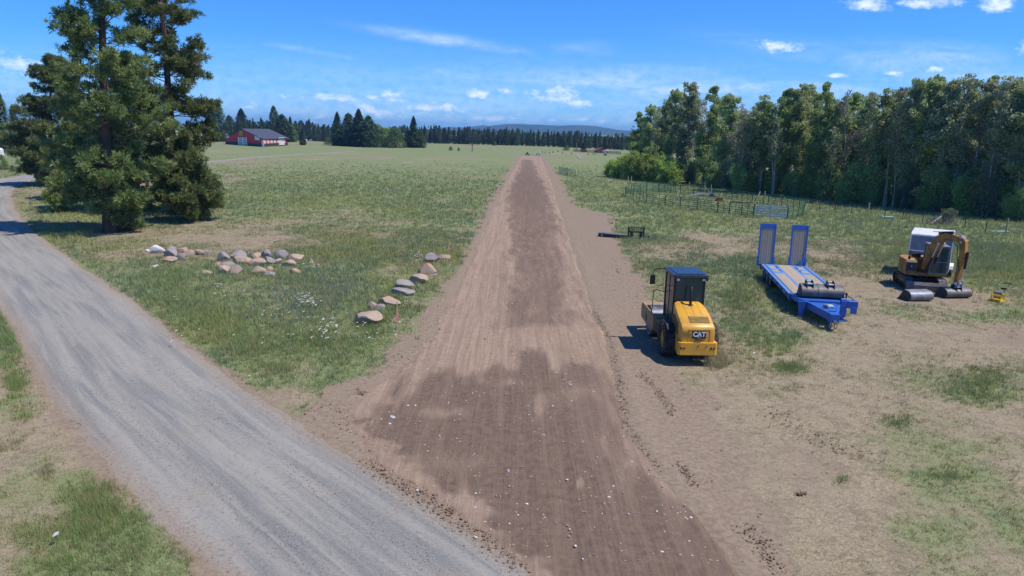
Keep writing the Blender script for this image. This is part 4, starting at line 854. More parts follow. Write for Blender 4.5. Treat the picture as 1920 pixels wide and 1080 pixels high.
# ------------------------------------------------------------------ simple conifer, used for farther trees
def conifer_proto(seed,h=12,rad=2.6,nq=2600,size=.6,col=(.065,.100,.050),shape=.75,base=.04,gap=.55):
    r=np.random.default_rng(seed); tb=MB(); tb.tube([(0,0,-.2),(0,0,h*.5),(0,0,h*.98)],[h*.018,h*.012,.02],'bark',6)
    f=r.random(nq)**1.15; a=r.random(nq)*2*math.pi
    R=rad*(1-f)**shape*(.85+.4*vnoise(a*2.2+seed,f*9,seed))*(.25+.75*np.minimum(1,(f+.06)*6)); q=r.random(nq)**.45
    z=h*(base+(1-base)*f)-q*R*.18
    C=np.stack([R*q*np.cos(a),R*q*np.sin(a),z],1)
    keep=fbm(C[:,0]*1.2+seed,C[:,2]*1.6+C[:,1],1.1,seed,3)>gap-.24; C=C[keep]
    # droopy sprays
    d=np.stack([C[:,0],C[:,1],-.35*np.hypot(C[:,0],C[:,1])-.01],1); d/=np.linalg.norm(d,axis=1)[:,None]; d=d+unit(len(C),r)*.45
    s=np.cross(d,np.array([0,0,1.0]))+unit(len(C),r)*.3; s/=np.linalg.norm(s,axis=1)[:,None]; L=size*(.6+.8*r.random(len(C)))[:,None]
    V=np.stack([C-d*L*.5,C+s*L*.28,C+d*L*.5,C-s*L*.28],1).reshape(-1,3)
    cc=np.array(col)*(.6+.9*fbm(C[:,0]+9,C[:,2]+C[:,1],1.2,seed+2))[:,None]*(.8+.4*r.random(len(C)))[:,None]
    return tb,V,np.arange(len(V)).reshape(-1,4),np.repeat(cc,4,0)
def make_tree(name,label,cat,proto,loc,rz,sc,group,leafmat='needle',cache={}):
    key=id(proto)
    if key not in cache:
        tb,V,Fc,cc=proto; root=thing(name,label,cat,loc,rz,group)
        npmesh('crown',V,Fc,[M[leafmat]],col=cc,parent=root); tb.build('trunk',root,0); cache[key]=root
    else:
        root=copy_tree(cache[key]); root.name=name; tag(root,label,cat,group); root.location=loc; root.rotation_euler=(0,0,rz)
    root.scale=sc; return root
CP=[conifer_proto(20+i,12,[2.6,3.2,2.2,3.6,2.8][i],[2600,2800,2200,3000,2600][i],.55,shape=[.8,.6,.9,.5,.7][i]) for i in range(5)]
rt=random.Random(5)
# far tree line, base and top measured along the photograph
TL=[(400,266,236),(470,266,226),(560,263,229),(620,266,234),(700,268,238),(800,268.5,238),(860,270,240),(900,271,241),(1000,274,246),(1060,276,248),(1100,278,250),(1165,281,254),(1200,283,257)]
def tl(u,k): return float(np.interp(u,[t[0] for t in TL],[t[k] for t in TL]))
n_=0
for row,(dy,hs) in enumerate(((0,1.0),(-1.6,1.03),(-3.0,1.06))):
    u=398+row*3
    while u<1196:
        u+=rt.uniform(6.5,11.5) if row<2 else rt.uniform(9,14)
        if 620<u<790 and row==0: continue
        vb=tl(u,1)+dy; p=P(u,vb); ht=(HZ(u,tl(u,2),p.y))*hs*rt.choice([.82,.9,.97,1.0,1.05,1.12,1.2])*rt.uniform(.95,1.03)
        ht=max(5,ht); s=ht/12; w=s*rt.uniform(.85,1.25)
        make_tree('conifer','dark conifer in the far tree line at the end of the field','conifer',CP[rt.randrange(5)],(p.x,p.y,-.1),rt.uniform(0,6.28),(w,w,s),'conifers of the far tree line')
# far wood behind as one mass of foliage
r=np.random.default_rng(77); us=r.uniform(380,1290,9000); vb=np.interp(us,[t[0] for t in TL],[t[1] for t in TL])-4.2; C=[]
for a,b in zip(us[:9000],vb[:9000]):
    p=P(a,b); hh=HZ(a,np.interp(a,[t[0] for t in TL],[t[2] for t in TL]),p.y); C.append((p.x+r.normal()*3,p.y+r.uniform(0,30),hh*r.random()*(.78+.25*math.sin(a*.9)*math.sin(a*.23))))
V,Fc=leaf_quads(np.array(C),2.4,r); cc=np.array([.065,.098,.050])*(.6+.8*r.random(9000))[:,None]
tag(npmesh('distant_wood',V,Fc,[M['needle']],col=np.repeat(cc,4,0)),kind='stuff')
# trees of the middle distance, (u, base v, top v, width px, kind, label)
DP_=[conifer_proto(40,12,3.4,5200,.62,(.085,.135,.055),.5),conifer_proto(41,12,2.6,5200,.60,(.080,.128,.052),.75),conifer_proto(42,12,5.2,5600,.6,(.14,.21,.06),.35,.02),conifer_proto(43,12,5.6,5000,.6,(.20,.27,.08),.3,.0)]
MT=[(634,273,210,24,1,'spire topped conifer at the outer end of the roadside windbreak clump'),(655,274,212,32,0,'wide dark conifer near the outer end of the windbreak clump'),(674,275,205,34,1,'tallest pointed conifer in the windbreak clump'),
(692,276,216,32,0,'dark conifer just after the tallest one in the windbreak clump'),(708,276,232,28,2,'round green tree in the middle of the windbreak clump'),(724,276,238,28,3,'light green broadleaf tree beside the utility pole'),(741,277,236,30,2,'round mid green tree next to the utility pole'),
(776,277,218,22,1,'slender pointed conifer behind the utility pole'),(789,277,246,18,0,'small dark conifer at the inner end of the windbreak clump'),(765,276,242,18,0,'bushy dark conifer at the foot of the slender pointed one'),(616,271,257,14,2,'low rounded bush at the outer end of the windbreak clump'),(645,273,262,26,2,'low bush in front of the windbreak conifers'),
(455,258,204,30,1,'tall conifer rising behind the barn gable'),(516,264,198,22,0,'tallest rounded conifer behind the grey barn roof'),(531,266,214,30,0,'broad conifer behind the far end of the barn'),(545,266,232,24,2,'rounded tree just past the barn end'),(546,264,218,14,1,'thin conifer just past the barn end'),
(412,262,186,26,0,'tall pine between the white tank and the barn'),(400,264,200,26,1,'dark conifer behind the white tank'),(432,262,216,24,0,'dark tree between the two white tanks'),
(568,272,240,11,1,'lone dark conifer in the open field past the barn'),(1062,282,272,11,2,'small round tree in front of the far tree line'),(1094,285,266,10,1,'small dark conifer in front of the far tree line near the red shed'),
(845,282,274,7,2,'small round shrub tree alone in the far field'),(860,283,276,5,2,'tiny round shrub beside the small field tree'),(927,273,264,7,2,'small pale tree in front of the far tree line'),
(8,285,166,34,0,'big dark pine at the field edge across the gravel road'),(34,282,196,18,0,'pine just beside the big dark one across the gravel road'),(-30,287,180,50,0,'dark pine partly cut off at the field edge'),(48,285,236,26,2,'bushy green tree at the field edge across the road')]
for (u,vb,vt,wpx,k,lab) in MT:
    p=P(u,vb); ht=HZ(u,vt,p.y); pr=DP_[k]; rad=[3.4,2.6,5.2,5.6][k]; w=wpx/2/1280*p.y/rad*1.4
    make_tree('conifer' if k<2 else 'broadleaf_tree',lab,'tree',pr,(p.x,p.y,-.1),rt.uniform(0,6.28),(w,w,ht/12),'trees beyond the meadow')
for i,(u,vb,h_) in enumerate([(10,318,18),(24,322,12),(4,300,10),(34,308,10)]):
    p=P(u,vb); s=h_/1280*p.y/12; make_tree('bush',['dark bush by the field track across the gravel road','small bush beside the dark field track bush','low bush high up in the field across the road','low bush at the edge of the broad pine'][i],'bush',DP_[2],(p.x,p.y,-.1),i,(s*1.3,s*1.3,s*1.1),'bushes in the field across the road')
# ------------------------------------------------------------------ aspen / cottonwood wood on the right
def aspen_proto(seed,h=15,rad=3.2,n=9000,size=.24,col=(.28,.36,.13),col2=(.41,.46,.22),base=.28,leafy=1.0,trunks=1):
    r=np.random.default_rng(seed); tb=MB(); C=[]; K=[]
    for tk in range(trunks):
        off=np.array([r.normal()*.5*(tk>0),r.normal()*.5*(tk>0),0]); N=8; x=r.normal(size=2)*.5
        tp=[off+np.array([x[0]*math.sin(t*2.2)*t*1.2+r.normal()*.06,x[1]*math.sin(t*2)*t*1.2+r.normal()*.06,h*t*(1-.08*tk)]) for t in np.linspace(0,1,N)]
        tb.tube([tp[0]-np.array([0,0,.2])]+tp,[h*.0115]+[h*.0105*(1-.9*t) for t in np.linspace(0,1,N)],'aspenbark',7)
        nb=int(24/trunks+8)
        for b in range(nb):
            f=base+(1-base)*((b+.6*r.random())/nb); t=f*(N-1); i=min(int(t),N-2); p=tp[i]*(1-(t-i))+tp[i+1]*(t-i)
            a=r.random()*6.283; prof=(math.sin(math.pi*min(1,(f-base)/(1-base)*.85+.16)))**.7; L=rad*(.55+.6*r.random())*prof
            el=.45+.5*r.random(); d=(math.cos(a)*math.cos(el),math.sin(a)*math.cos(el),math.sin(el)); pts=curve_pts(p,d,L,4,.05,r,.14); limb(tb,pts,.05*h/15+.01,.012,'aspenbark',4)
            m=max(3,int(7*L/rad*2))
            for q in range(m):
                s=.25+.75*r.random(); j=min(int(s*4),3); c=pts[j]*(1-(s*4-j))+pts[j+1]*(s*4-j)+r.normal(size=3)*.30
                cr_=(.30+.42*r.random()**1.5)*rad/3.2*(1.25-.5*(f-base)/(1-base)); k=int(1.5*n/(nb*m*trunks)*(cr_/.5)**2*leafy)+4
                dd=unit(k,r)*(r.random(k)**.42)[:,None]*cr_*np.array([1,1,.95]); C.append(c+dd); K.append(np.full(k,r.random()))
    C=np.concatenate(C); K=np.concatenate(K); V,Fc=leaf_quads(C,size,r)
    cc=(np.array(col)*(1-K[:,None])+np.array(col2)*K[:,None])*(.72+.56*r.random(len(C)))[:,None]
    return tb,V,Fc,np.repeat(cc,4,0)
AP=[aspen_proto(60,16,3.3,10000),aspen_proto(61,16,2.9,9000,col=(.22,.31,.12),col2=(.33,.39,.18),trunks=2),aspen_proto(62,16,3.6,10500,.25,(.28,.35,.17),(.42,.46,.28),.2),aspen_proto(63,16,2.7,6500,.22,(.24,.28,.15),(.34,.36,.23),.35,.6),aspen_proto(64,16,3.4,10500,.24,(.25,.36,.11),(.33,.44,.15),.12),
    aspen_proto(65,16,2.4,2600,.20,(.22,.20,.165),(.28,.26,.22),.3,.5)]
BP=[aspen_proto(70,5,2.6,9000,.20,(.27,.38,.08),(.34,.44,.11),.02,1.0,5),aspen_proto(71,5,2.6,8000,.20,(.25,.36,.11),(.33,.43,.15),.02,1.0,5),aspen_proto(72,5,2.4,8000,.18,(.17,.22,.115),(.24,.28,.16),.02,1.0,4)]
KN=['full crowned aspen','twin stemmed dark aspen','broad silvery aspen','thin sparse aspen','dense low branched aspen','half dead grey aspen']
# front row measured: (u, base v, top v, kind)
FRONT=[(1196,330,214,4),(1222,333,196,0),(1252,336,168,0),(1286,340,156,2),(1322,346,168,4),(1350,352,176,0),(1376,360,196,5),(1400,362,200,3),(1428,364,176,1),(1458,366,172,4),(1492,368,158,0),(1530,372,160,4),(1560,375,178,1),
(1588,378,170,5),(1612,382,172,3),(1644,386,168,1),(1672,388,166,3),(1700,392,154,2),(1732,394,148,0),(1764,398,158,2),(1796,402,138,3),(1826,404,152,2),(1858,408,146,3),(1890,410,152,2),(1922,414,150,0),(1960,418,150,1)]
MARK={0:'at the meadow end of the wood behind the bright willows',2:'behind the bright willows',3:'tallest behind the willow thicket',4:'behind the far side of the corral',6:'in the notch of the skyline behind the corral',7:'just past the skyline notch',10:'rounded top above the corral gate',11:'twin topped above the upright trailer ramps',15:'above the trailer ramps',17:'above the excavator boom',20:'with the highest top of the whole wood',25:'at the cut off end of the wood'}
for i,(u,vb,vt,k) in enumerate(FRONT):
    p=P(u,vb); p.y+=1.5; ht=HZ(u,vt+rt.uniform(-3,3),p.y); w=rt.uniform(.9,1.18)
    make_tree('aspen',KN[k]+' '+MARK[i] if i in MARK else KN[k]+' in the front row of the wood','tree',AP[k],(p.x,p.y,-.1),rt.uniform(0,6.28),(w,w,ht/16),'aspens of the wood behind the corral',leafmat='leaf')
for row in (1,2,3):
    for u in np.arange(1186+row*9,2080,36+row*4):
        u_=u+rt.uniform(-7,7); vb=np.interp(u_,[f[0] for f in FRONT],[f[1] for f in FRONT]); p=P(u_,vb); d=Vector((.42,.9,0))*(row*6.0+rt.uniform(-1.5,1.5)); p=p+d+Vector((0,2.5,0))
        pu,pv,_=proj(p.x,p.y); top=np.interp(pu,[f[0] for f in FRONT],[f[2] for f in FRONT])+rt.uniform(2,22); ht=HZ(float(pu),float(top),p.y)
        if ht<6 or pu<1180: continue
        k=rt.choice([0,1,1,2,3,4,3,5]); w=rt.uniform(.9,1.15)
        make_tree('aspen','aspen standing deeper inside the wood behind the corral','tree',AP[k],(p.x,p.y,-.1),rt.uniform(0,6.28),(w,w,ht/16),'aspens inside the wood',leafmat='leaf')
SPA=aspen_proto(66,13,1.9,1700,.22,(.25,.31,.13),(.36,.40,.20),.45,.55)
SPA2=aspen_proto(67,13,1.6,900,.20,(.24,.29,.14),(.30,.32,.2),.5,.5,trunks=2)
for i,(u,vt) in enumerate([(1232,215),(1300,235),(1381,215),(1447,225),(1552,238),(1624,228),(1652,212),(1671,200),(1741,215),(1838,205),(1899,235)]):
    vb=np.interp(u,[f[0] for f in FRONT],[f[1] for f in FRONT])+1; p=P(u,vb); ht=HZ(u,vt,p.y)
    t_=make_tree('aspen','slender pale trunked aspen with few leaves at the wood edge','tree',SPA if i%3 else SPA2,(p.x,p.y-.4,-.1),i*1.7,(.9,.9,ht/13),'slender pale trunked aspens at the wood edge',leafmat='leaf'); t_.rotation_euler=(0,rt.uniform(-.09,.09),i*1.7)
# understory
for i in range(64):
    u=1186+i*12.6+rt.uniform(-5,5); vb=np.interp(u,[f[0] for f in FRONT],[f[1] for f in FRONT])+rt.uniform(-3,3); p=P(u,vb); p.y+=rt.uniform(-.5,2.5)
    k=rt.choice([1,1,2,1,0]) if not(1640<u<1740) else rt.choice([1,2,0]); h_=rt.uniform(2.2,6.0)*(1 if u>1330 else 1.15); w=h_/5*rt.uniform(.75,1.0)
    make_tree('shrub','leafy shrub in the undergrowth along the foot of the wood','shrub',BP[k],(p.x,p.y,-.1),rt.uniform(0,6.28),(w,w,h_/5),'undergrowth shrubs along the wood',leafmat='leaf')
for i,(u,vb,vt) in enumerate([(1142,331,300),(1158,333,293),(1176,335,290),(1195,337,284),(1212,339,288),(1230,341,292),(1248,343,294),(1262,345,304)]):
    p=P(u,vb); ht=HZ(u,vt,p.y); w=ht/5*1.05
    make_tree('willow_shrub',['low end bush','second bush','pointed bush','tallest bush','full bush','rounded bush','dense bush','small last bush'][i]+' of the bright green willow row next to the corral','shrub',BP[0],(p.x,p.y,-.1),i*1.3,(w,w,ht/5),'bright green willows by the corral',leafmat='leaf')
for i,(u,vb,h_,k) in enumerate([(1568,372,2.6,0),(1638,384,2.8,0),(1765,415,1.6,2)]):
    p=P(u,vb); w=h_/5*1.3; make_tree('shrub',['yellow green shrub at the wood edge behind the corral end','yellow green shrub at the wood edge behind the excavator','grey green bush at the brush pile by the fence'][i],'shrub',BP[k],(p.x,p.y-1,-.1),i,(w,w,h_/5),'shrubs at the wood edge',leafmat='leaf')
# dead brush and fallen log
g=P(1757,421); m=MB(); r=np.random.default_rng(3); root=thing('fallen_branch','pale broken branch lying in a grey brush pile at the fence','branch',(g.x,g.y,0))
m.tube([(-.9,-.4,.1),(-.3,-.1,.45),(.5,.3,.9)],[.12,.1,.06],'aspenbark',7); m.build('log',root); m=MB()
for k in range(60):
    a=r.random()*6.28; p0=r.normal(size=3)*np.array([1.0,.5,.0])+np.array([.3,.2,.05]); m.tube([p0,p0+np.array([math.cos(a),math.sin(a)*.5,.6])*.6,p0+np.array([math.cos(a),math.sin(a)*.5,.75])*1.1],[.03,.02,.01],'greywood',4)
m.build('twig',root)
# ------------------------------------------------------------------ grass
def grass(name,N,xr,yr_,hmin,hmax,wd,k,seed,dens_pow=0,keepf=None,depthscale=True):
    r=np.random.default_rng(seed)
    y=yr_[0]*(yr_[1]/yr_[0])**r.random(N) if depthscale else r.uniform(*yr_,N)
    # inside the view wedge plus margin
    x=(r.random(N)*2-1)*(y*.80+4)
    G_,B_,sb,eg=ground_maps(x,y)
    sdr=sd_poly(x,y,DIRT)
    g=G_-.85*B_+(r.random(N)-.5)*.35
    keep=(r.random(N)>sstep(90,225,y))&(eg>.12)&(sdr>.35)&(r.random(N)<np.clip(.30+1.0*g,.22,1))&(B_<.72+.1*r.random(N))
    x=x[keep];y=y[keep];g=G_[keep];n=len(x); sc=np.clip(y/26,.55,4)**.75
    h=(hmin+(hmax-hmin)*r.random(n))*(.30+1.0*g)*np.minimum(sc,1.6)*(.5+1.0*fbm(x,y,1.4,88)); w=wd*sc**.8
    x=np.repeat(x,k);y=np.repeat(y,k);g=np.repeat(g,k);h=np.repeat(h,k)*(.6+.8*r.random(n*k));w=np.repeat(w,k); sc=np.repeat(sc,k)
    bx=x+r.normal(size=n*k)*.055*sc; by=y+r.normal(size=n*k)*.055*sc; a=r.random(n*k)*6.283; lean=h*(.25+.5*r.random(n*k)); la=r.random(n*k)*6.283
    z0=groundz(bx,by)-.03
    V=np.stack([np.stack([bx-np.cos(a)*w,by-np.sin(a)*w,z0],1),np.stack([bx+np.cos(a)*w,by+np.sin(a)*w,z0],1),np.stack([bx+np.cos(la)*lean,by+np.sin(la)*lean,z0+h],1)],1).reshape(-1,3)
    q=np.repeat(r.random(n),k)
    dry=q>np.clip(.04+g*.95+(fbm(x,y,5,91)-.5)*.5,.03,.88); sage=(fbm(x,y,4,92)>.60)&~dry
    cc=np.where(dry[:,None],np.array([[.35,.30,.18]]),np.array([[.22,.262,.118]])); cc=np.where(sage[:,None],np.array([[.18,.235,.125]]),cc); lime=(fbm(x,y,7,93)>.56)&~dry; cc=np.where(lime[:,None],cc*np.array([[1.25,1.12,.95]]),cc)
    cc=cc*(1+(np.where(y<45,.75,.3)*(r.random(n*k)-.5)))[:,None]
    cc=cc*(1-sstep(35,110,y)*.30*dry)[:,None]
    tip=np.repeat(cc,3,0); tip[2::3]=tip[2::3]*1.15
    return tag(npmesh(name,V,np.arange(3*n*k).reshape(-1,3),[M['blade']],col=tip),kind='stuff')
grass('grass',190000,None,(11,62),.06,.19,.011,6,101)
grass('grass',120000,None,(45,230),.06,.20,.016,6,102)
grass('straw_tufts',16000,None,(11,60),.12,.30,.009,12,107)
# tall clumps near the camera, left verge
r=np.random.default_rng(55)
CL=[(15,640,30,70,260,.40,0),(30,720,20,20,90,.35,0),(185,950,48,34,330,.36,1),(150,1000,60,30,160,.30,1),(60,1000,60,30,90,.22,0),(100,1060,60,20,80,.22,0),(175,670,30,8,20,.12,0),(100,505,10,4,10,.1,0),(88,880,12,12,30,.2,2),(45,780,14,14,24,.25,1),(20,835,20,14,30,.22,2),(250,1030,60,30,80,.18,1),(230,980,50,20,60,.2,1),
 (400,600,90,30,420,.32,0),(330,560,60,20,200,.3,0),(480,650,60,20,260,.3,1),(600,640,60,24,260,.28,0),(700,600,40,30,240,.3,0),(560,560,90,40,420,.34,3),(640,540,50,30,240,.34,3),(300,520,60,20,160,.3,0),(520,690,40,10,120,.25,1),(740,560,30,30,160,.28,0),
 (1400,600,60,36,190,.28,1),(1345,680,20,12,150,.42,2),(1330,640,30,24,160,.36,2),(1440,650,60,30,140,.26,1),(1480,690,30,10,120,.25,1),(1380,560,40,20,160,.3,0),(1830,730,50,30,140,.2,0),(1770,895,30,6,50,.2,1),(1690,790,30,10,60,.18,0),(1580,900,14,8,20,.2,1),(1860,700,30,20,80,.2,0)]
CC=[(.20,.275,.09),(.24,.31,.11),(.35,.31,.19),(.21,.26,.21)]
VV=[];col=[]
for (u,v,ru,rv,n,hh,kc) in CL:
    uu=u+r.normal(size=n)*ru*.6; vv=v+r.normal(size=n)*rv*.6
    for a,b in zip(uu,vv):
        p=P(a,min(b,1400)); k=16; bx=p.x+r.normal(size=k)*.07; by=p.y+r.normal(size=k)*.07; an=r.random(k)*6.28; w=.008*max(.6,p.y/22); h=hh*.72*(.4+.8*r.random(k)); la=r.random(k)*6.28; ln=h*(.2+.45*r.random(k))
        VV.append(np.stack([np.stack([bx-np.cos(an)*w,by-np.sin(an)*w,0*bx-.03],1),np.stack([bx+np.cos(an)*w,by+np.sin(an)*w,0*bx-.03],1),np.stack([bx+np.cos(la)*ln,by+np.sin(la)*ln,h],1)],1).reshape(-1,3))
        c=np.array(CC[kc] if r.random()<.7 else (.28,.24,.13)); col.append(np.repeat(c[None,:]*(.75+.5*r.random((k,1))),3,0))
VV=np.concatenate(VV); col=np.concatenate(col)
eg=dist_poly(VV[::3,0],VV[::3,1],gcs,gws); ok=(eg[0]-eg[1]/2>.1); okv=np.repeat(ok,3); VV=VV[okv]; col=col[okv]
tag(npmesh('tall_grass',VV,np.arange(len(VV)).reshape(-1,3),[M['blade']],col=col),kind='stuff')
# white yarrow and daisies
FL=[(572,572,14,9,34),(590,580,9,6,10),(520,600,30,10,14),(500,640,40,20,8),(615,625,14,14,18),(600,640,16,10,10),(410,545,6,4,10),(415,560,20,8,6),(330,570,8,4,4),(262,478,12,6,16),(308,465,10,4,10),(360,460,6,3,6),(470,480,6,4,8),(395,492,12,3,8),(515,460,4,5,5),(580,508,8,3,6),(706,491,5,2,6),(783,488,9,5,14),(815,525,6,2,6),(785,546,3,1,3),(760,580,3,1,3),(742,618,8,3,6),(680,622,8,5,6),(620,620,10,10,8),(800,600,2,1,2),(110,1020,3,2,3),(190,470,10,3,6),(145,470,4,3,5),(640,500,60,20,8),(700,640,40,10,6),(450,560,60,20,6),(340,640,30,8,5),(470,720,3,2,2),(1410,680,3,2,2)]
C=[]
for (u,v,ru,rv,n) in FL:
    for _ in range(n):
        p=P(u+r.normal()*ru*.7,v+r.normal()*rv*.7); C.append((p.x,p.y,.22+.25*r.random()))
C=np.array(C); V=[];Fq=[]
for c in C:
    s=.032+.03*r.random(); o=len(V)
    for k in range(6): a=k*1.047; V.append((c[0]+s*math.cos(a),c[1]+s*math.sin(a),c[2]+.3*s*math.sin(a+1)))
    Fq+= [(o,o+1,o+2,o+3),(o,o+3,o+4,o+5)]
    V+= [(c[0]-.004,c[1],0),(c[0]+.004,c[1],0),(c[0]+.004,c[1],c[2]),(c[0]-.004,c[1],c[2])]; Fq.append((o+6,o+7,o+8,o+9))
colr=np.tile(np.array([[.78,.78,.74]]*6+[[.12,.18,.08]]*4),(len(C),1))
tag(npmesh('wild_flowers',np.array(V),np.array(Fq),[M['blade']],col=colr),kind='stuff')
# ------------------------------------------------------------------ boulders
def rockmat(name,a,b,c):
    t=NT(name); co_=t.coord(); n1=t.noise(co_,2.2,5,.6); n2=t.noise(co_,9,5,.7)
    x=t.mix(t.ramp(n1,.38,.62),a,b); x=t.mix(t.math('MULTIPLY',t.ramp(n2,.52,.7),.7),x,c); t.base(x); t.b.inputs['Roughness'].default_value=.95; t.bump(n2,.5,.05); return t.m
RM=[rockmat('tan boulder',(.34,.26,.20),(.42,.31,.23),(.22,.19,.18)),rockmat('rusty boulder',(.45,.25,.15),(.34,.27,.22),(.28,.26,.25)),rockmat('grey boulder',(.25,.22,.22),(.33,.28,.26),(.17,.16,.16)),rockmat('pale boulder',(.62,.60,.58),(.50,.47,.44),(.7,.7,.68))]
def rock(u,v,wpx,hpx,mat,seed,label,group,name='boulder',pt_=False,flat=.8):
    p=P(u,v); s=1280/p.y; w=wpx/s; h=hpx/s*1.05
    bm=bmesh.new(); bmesh.ops.create_icosphere(bm,subdivisions=3,radius=1); r=np.random.default_rng(seed)
    pl=unit(13,r)*(.52+.26*r.random((13,1)))
    for vx in bm.verts:
        c=vx.co
        for q in pl:
            n=Vector(q).normalized(); k=c.dot(n)-q.dot(q)**.5
            if k>0: c-=n*k*.93
        c*=1+.05*(vnoise(np.array([c.x*3+seed]),np.array([c.y*3+c.z*2]),seed)[0]-.5)
    me=bpy.data.meshes.new(name); 
    for vx in bm.verts: vx.co=Vector((vx.co.x*w*.56,vx.co.y*max(w*.40,h*.5),vx.co.z*h*.62))
    bm.to_mesh(me); bm.free(); me.materials.append(RM[mat])
    o=bpy.data.objects.new(name,me); COL.objects.link(o); o.location=(p.x,p.y+w*.2,h*.26); o.rotation_euler=(0,0,(seed%7-3)*.15); tag(o,label,'boulder',group); return o
g1='boulders in the loose rock row by the pines'
R1=[(345,212,130,72,3,'chalky white boulder topping the pine end of the rock row'),(470,245,160,90,2,'grey boulder with a dark gap under it beside the white one'),(465,297,130,50,1,'flat pinkish boulder tucked below the dark gap'),(590,212,100,60,0,'tan boulder behind the hollow of the rock row'),(648,240,96,70,1,'rounded tan boulder in the pine half of the rock row'),
(735,230,80,60,1,'small rusty boulder ending the pine half of the row'),(792,226,60,52,2,'small grey boulder beside the small rusty one'),(572,275,80,60,2,'grey boulder at the grass edge under the tan one'),(942,282,132,90,2,'big grey boulder opening the meadow half of the row'),(1078,262,130,78,2,'tall grey brown boulder at the back of the meadow half'),
(1105,314,165,80,0,'broad tan boulder under the tall grey brown one'),(1238,262,90,60,0,'tan boulder half hidden by white flowers'),(1248,326,160,66,1,'long orange boulder with a dark gap beneath'),(1340,268,110,86,2,'dark grey boulder leaning in the middle of the meadow half'),(1362,320,104,80,2,'bluish grey boulder under the leaning dark one'),
(1468,276,112,92,2,'pointed grey boulder standing highest of the row'),(1436,312,90,50,0,'tan boulder wedged below the pointed one'),(1600,288,150,66,0,'flat topped tan boulder at the meadow end of the row'),(1530,332,130,60,0,'pale tan boulder in front of the flat topped one'),(890,345,84,50,1,'small orange boulder at the front of the meadow half'),
(985,345,116,60,2,'grey boulder resting on the front rocks of the row'),(950,395,136,70,0,'tan boulder at the very front of the meadow half'),(1066,402,130,84,0,'wide brownish boulder in the front of the row'),(795,408,118,44,0,'flat pale boulder alone in the gap of the row'),(1262,398,152,70,0,'cream boulder under the long orange one'),
(1362,388,80,56,1,'small pinkish boulder beside the cream one'),(1360,425,130,46,2,'low grey boulder sunk in the grass at the front'),(1592,408,96,64,1,'rusty boulder at the front of the meadow end'),(1748,326,46,54,0,'small upright stone apart from the row in the meadow'),(1798,330,40,26,0,'tiny stone next to the small upright one'),(262,205,40,30,3,'small white stone just before the chalky boulder'),(345,345,60,30,3,'low white stone in the grass in front of the chalky boulder'),(480,185,70,40,2,'grey stone behind the hollow boulder')]
for i,(x,y,w,h,mt,lab) in enumerate(R1): rock(220+x/4.8,430+y/4.8,w/4.8*1.12,h/4.8*1.15,mt,100+i,lab,g1)
g2='boulders lined up beside the dirt road'
R2=[(440,868,272,150,0,'large split tan boulder nearest the gravel road end of the dirt road line'),(500,718,110,82,0,'small round boulder squeezed behind the large split one'),(585,735,130,90,2,'bluish grey boulder beside the small round one'),(655,690,230,110,1,'long rusty orange boulder behind the survey stake'),(798,582,255,62,2,'flat slab with a pale end in the dirt road line'),
(812,520,205,90,2,'humped grey boulder above the flat slab'),(955,478,180,112,0,'lumpy tan boulder in the middle of the dirt road line'),(1020,386,192,124,1,'big egg shaped boulder with an orange cheek'),(1070,268,160,88,2,'pyramid shaped grey boulder near the far stake'),(1195,245,112,58,0,'small tan boulder at the foot of the far stake')]
for i,(x,y,w,h,mt,lab) in enumerate(R2): rock(600+x/5.143,440+y/5.143,w/5.143*1.06,h/5.143*1.12,mt,200+i,lab,g2)
for i,(u,v,w,h,lab) in enumerate([(953,886,9,7,'brightest white rock in the middle of the dark dirt'),(735,786,12,8,'white rock at the top of the pale rocks beside the gravel junction'),(731,797,7,5,'smaller white rock under the pale rocks by the junction'),(765,762,7,4,'white rock at the head of the junction rocks'),(778,762,6,4,'white rock touching the head of the junction rocks'),(1164,1022,8,5,'white rock low on the dark dirt near the tan strip'),(975,762+30,4,3,'small white rock on the crown of the dark dirt')]):
    rock(u,v,w,h,3,300+i,lab,'white rocks on the graded dirt',name='rock')
# loose stones and clods
def scatter(name,pts,smin,smax,mats,seed,fl=.6):
    r=np.random.default_rng(seed); ico=bmesh.new(); bmesh.ops.create_icosphere(ico,subdivisions=1,radius=1); bv=np.array([v.co[:] for v in ico.verts]); bf=np.array([[v.index for v in f.verts] for f in ico.faces]); ico.free()
    n=len(pts); s=smin+(smax-smin)*r.random(n)**3; V=bv[None]*s[:,None,None]*(.6+.8*r.random((n,1,3)))*np.array([1,1,fl])*(.8+.4*r.random((n,len(bv),1))); V=V+np.array(pts)[:,None,:]
    Fc=(bf[None]+np.arange(n)[:,None,None]*len(bv)).reshape(-1,3); o=npmesh(name,V.reshape(-1,3),Fc,mats); mi=np.repeat(r.integers(0,len(mats),n),len(bf)); o.data.polygons.foreach_set('material_index',mi.astype(np.int32)); return tag(o,kind='stuff')
r=np.random.default_rng(9); pts=[]
x=r.uniform(-6,12,60000); y=13+r.random(60000)**1.3*30
k=sd_poly(x,y,DARK[0])<.2; k2=(sd_poly(x,y,DIRT)<0)&(r.random(60000)<.10); xx=x[k&(r.random(60000)<.16)]; yy_=y[k&(r.random(60000)<.16)] if False else None
sel=(k&(r.random(60000)<.06))|(k2&(r.random(60000)<.6)); xs1,ys1=x[sel],y[sel]
scatter('loose_stones',np.stack([xs1,ys1,np.full(len(xs1),.045)],1),.006,.035,[RM[3],RM[0],RM[0],RM[2]],1)
x=r.uniform(2,22,9000); y=r.uniform(12,45,9000); _,b,_,_=ground_maps(x,y); sel=(b>.5)&(sd_poly(x,y,DIRT)>.2)&(r.random(9000)<.9)
cm=pm('dark clod',(.13,.085,.06),(.2,.13,.09),.95)
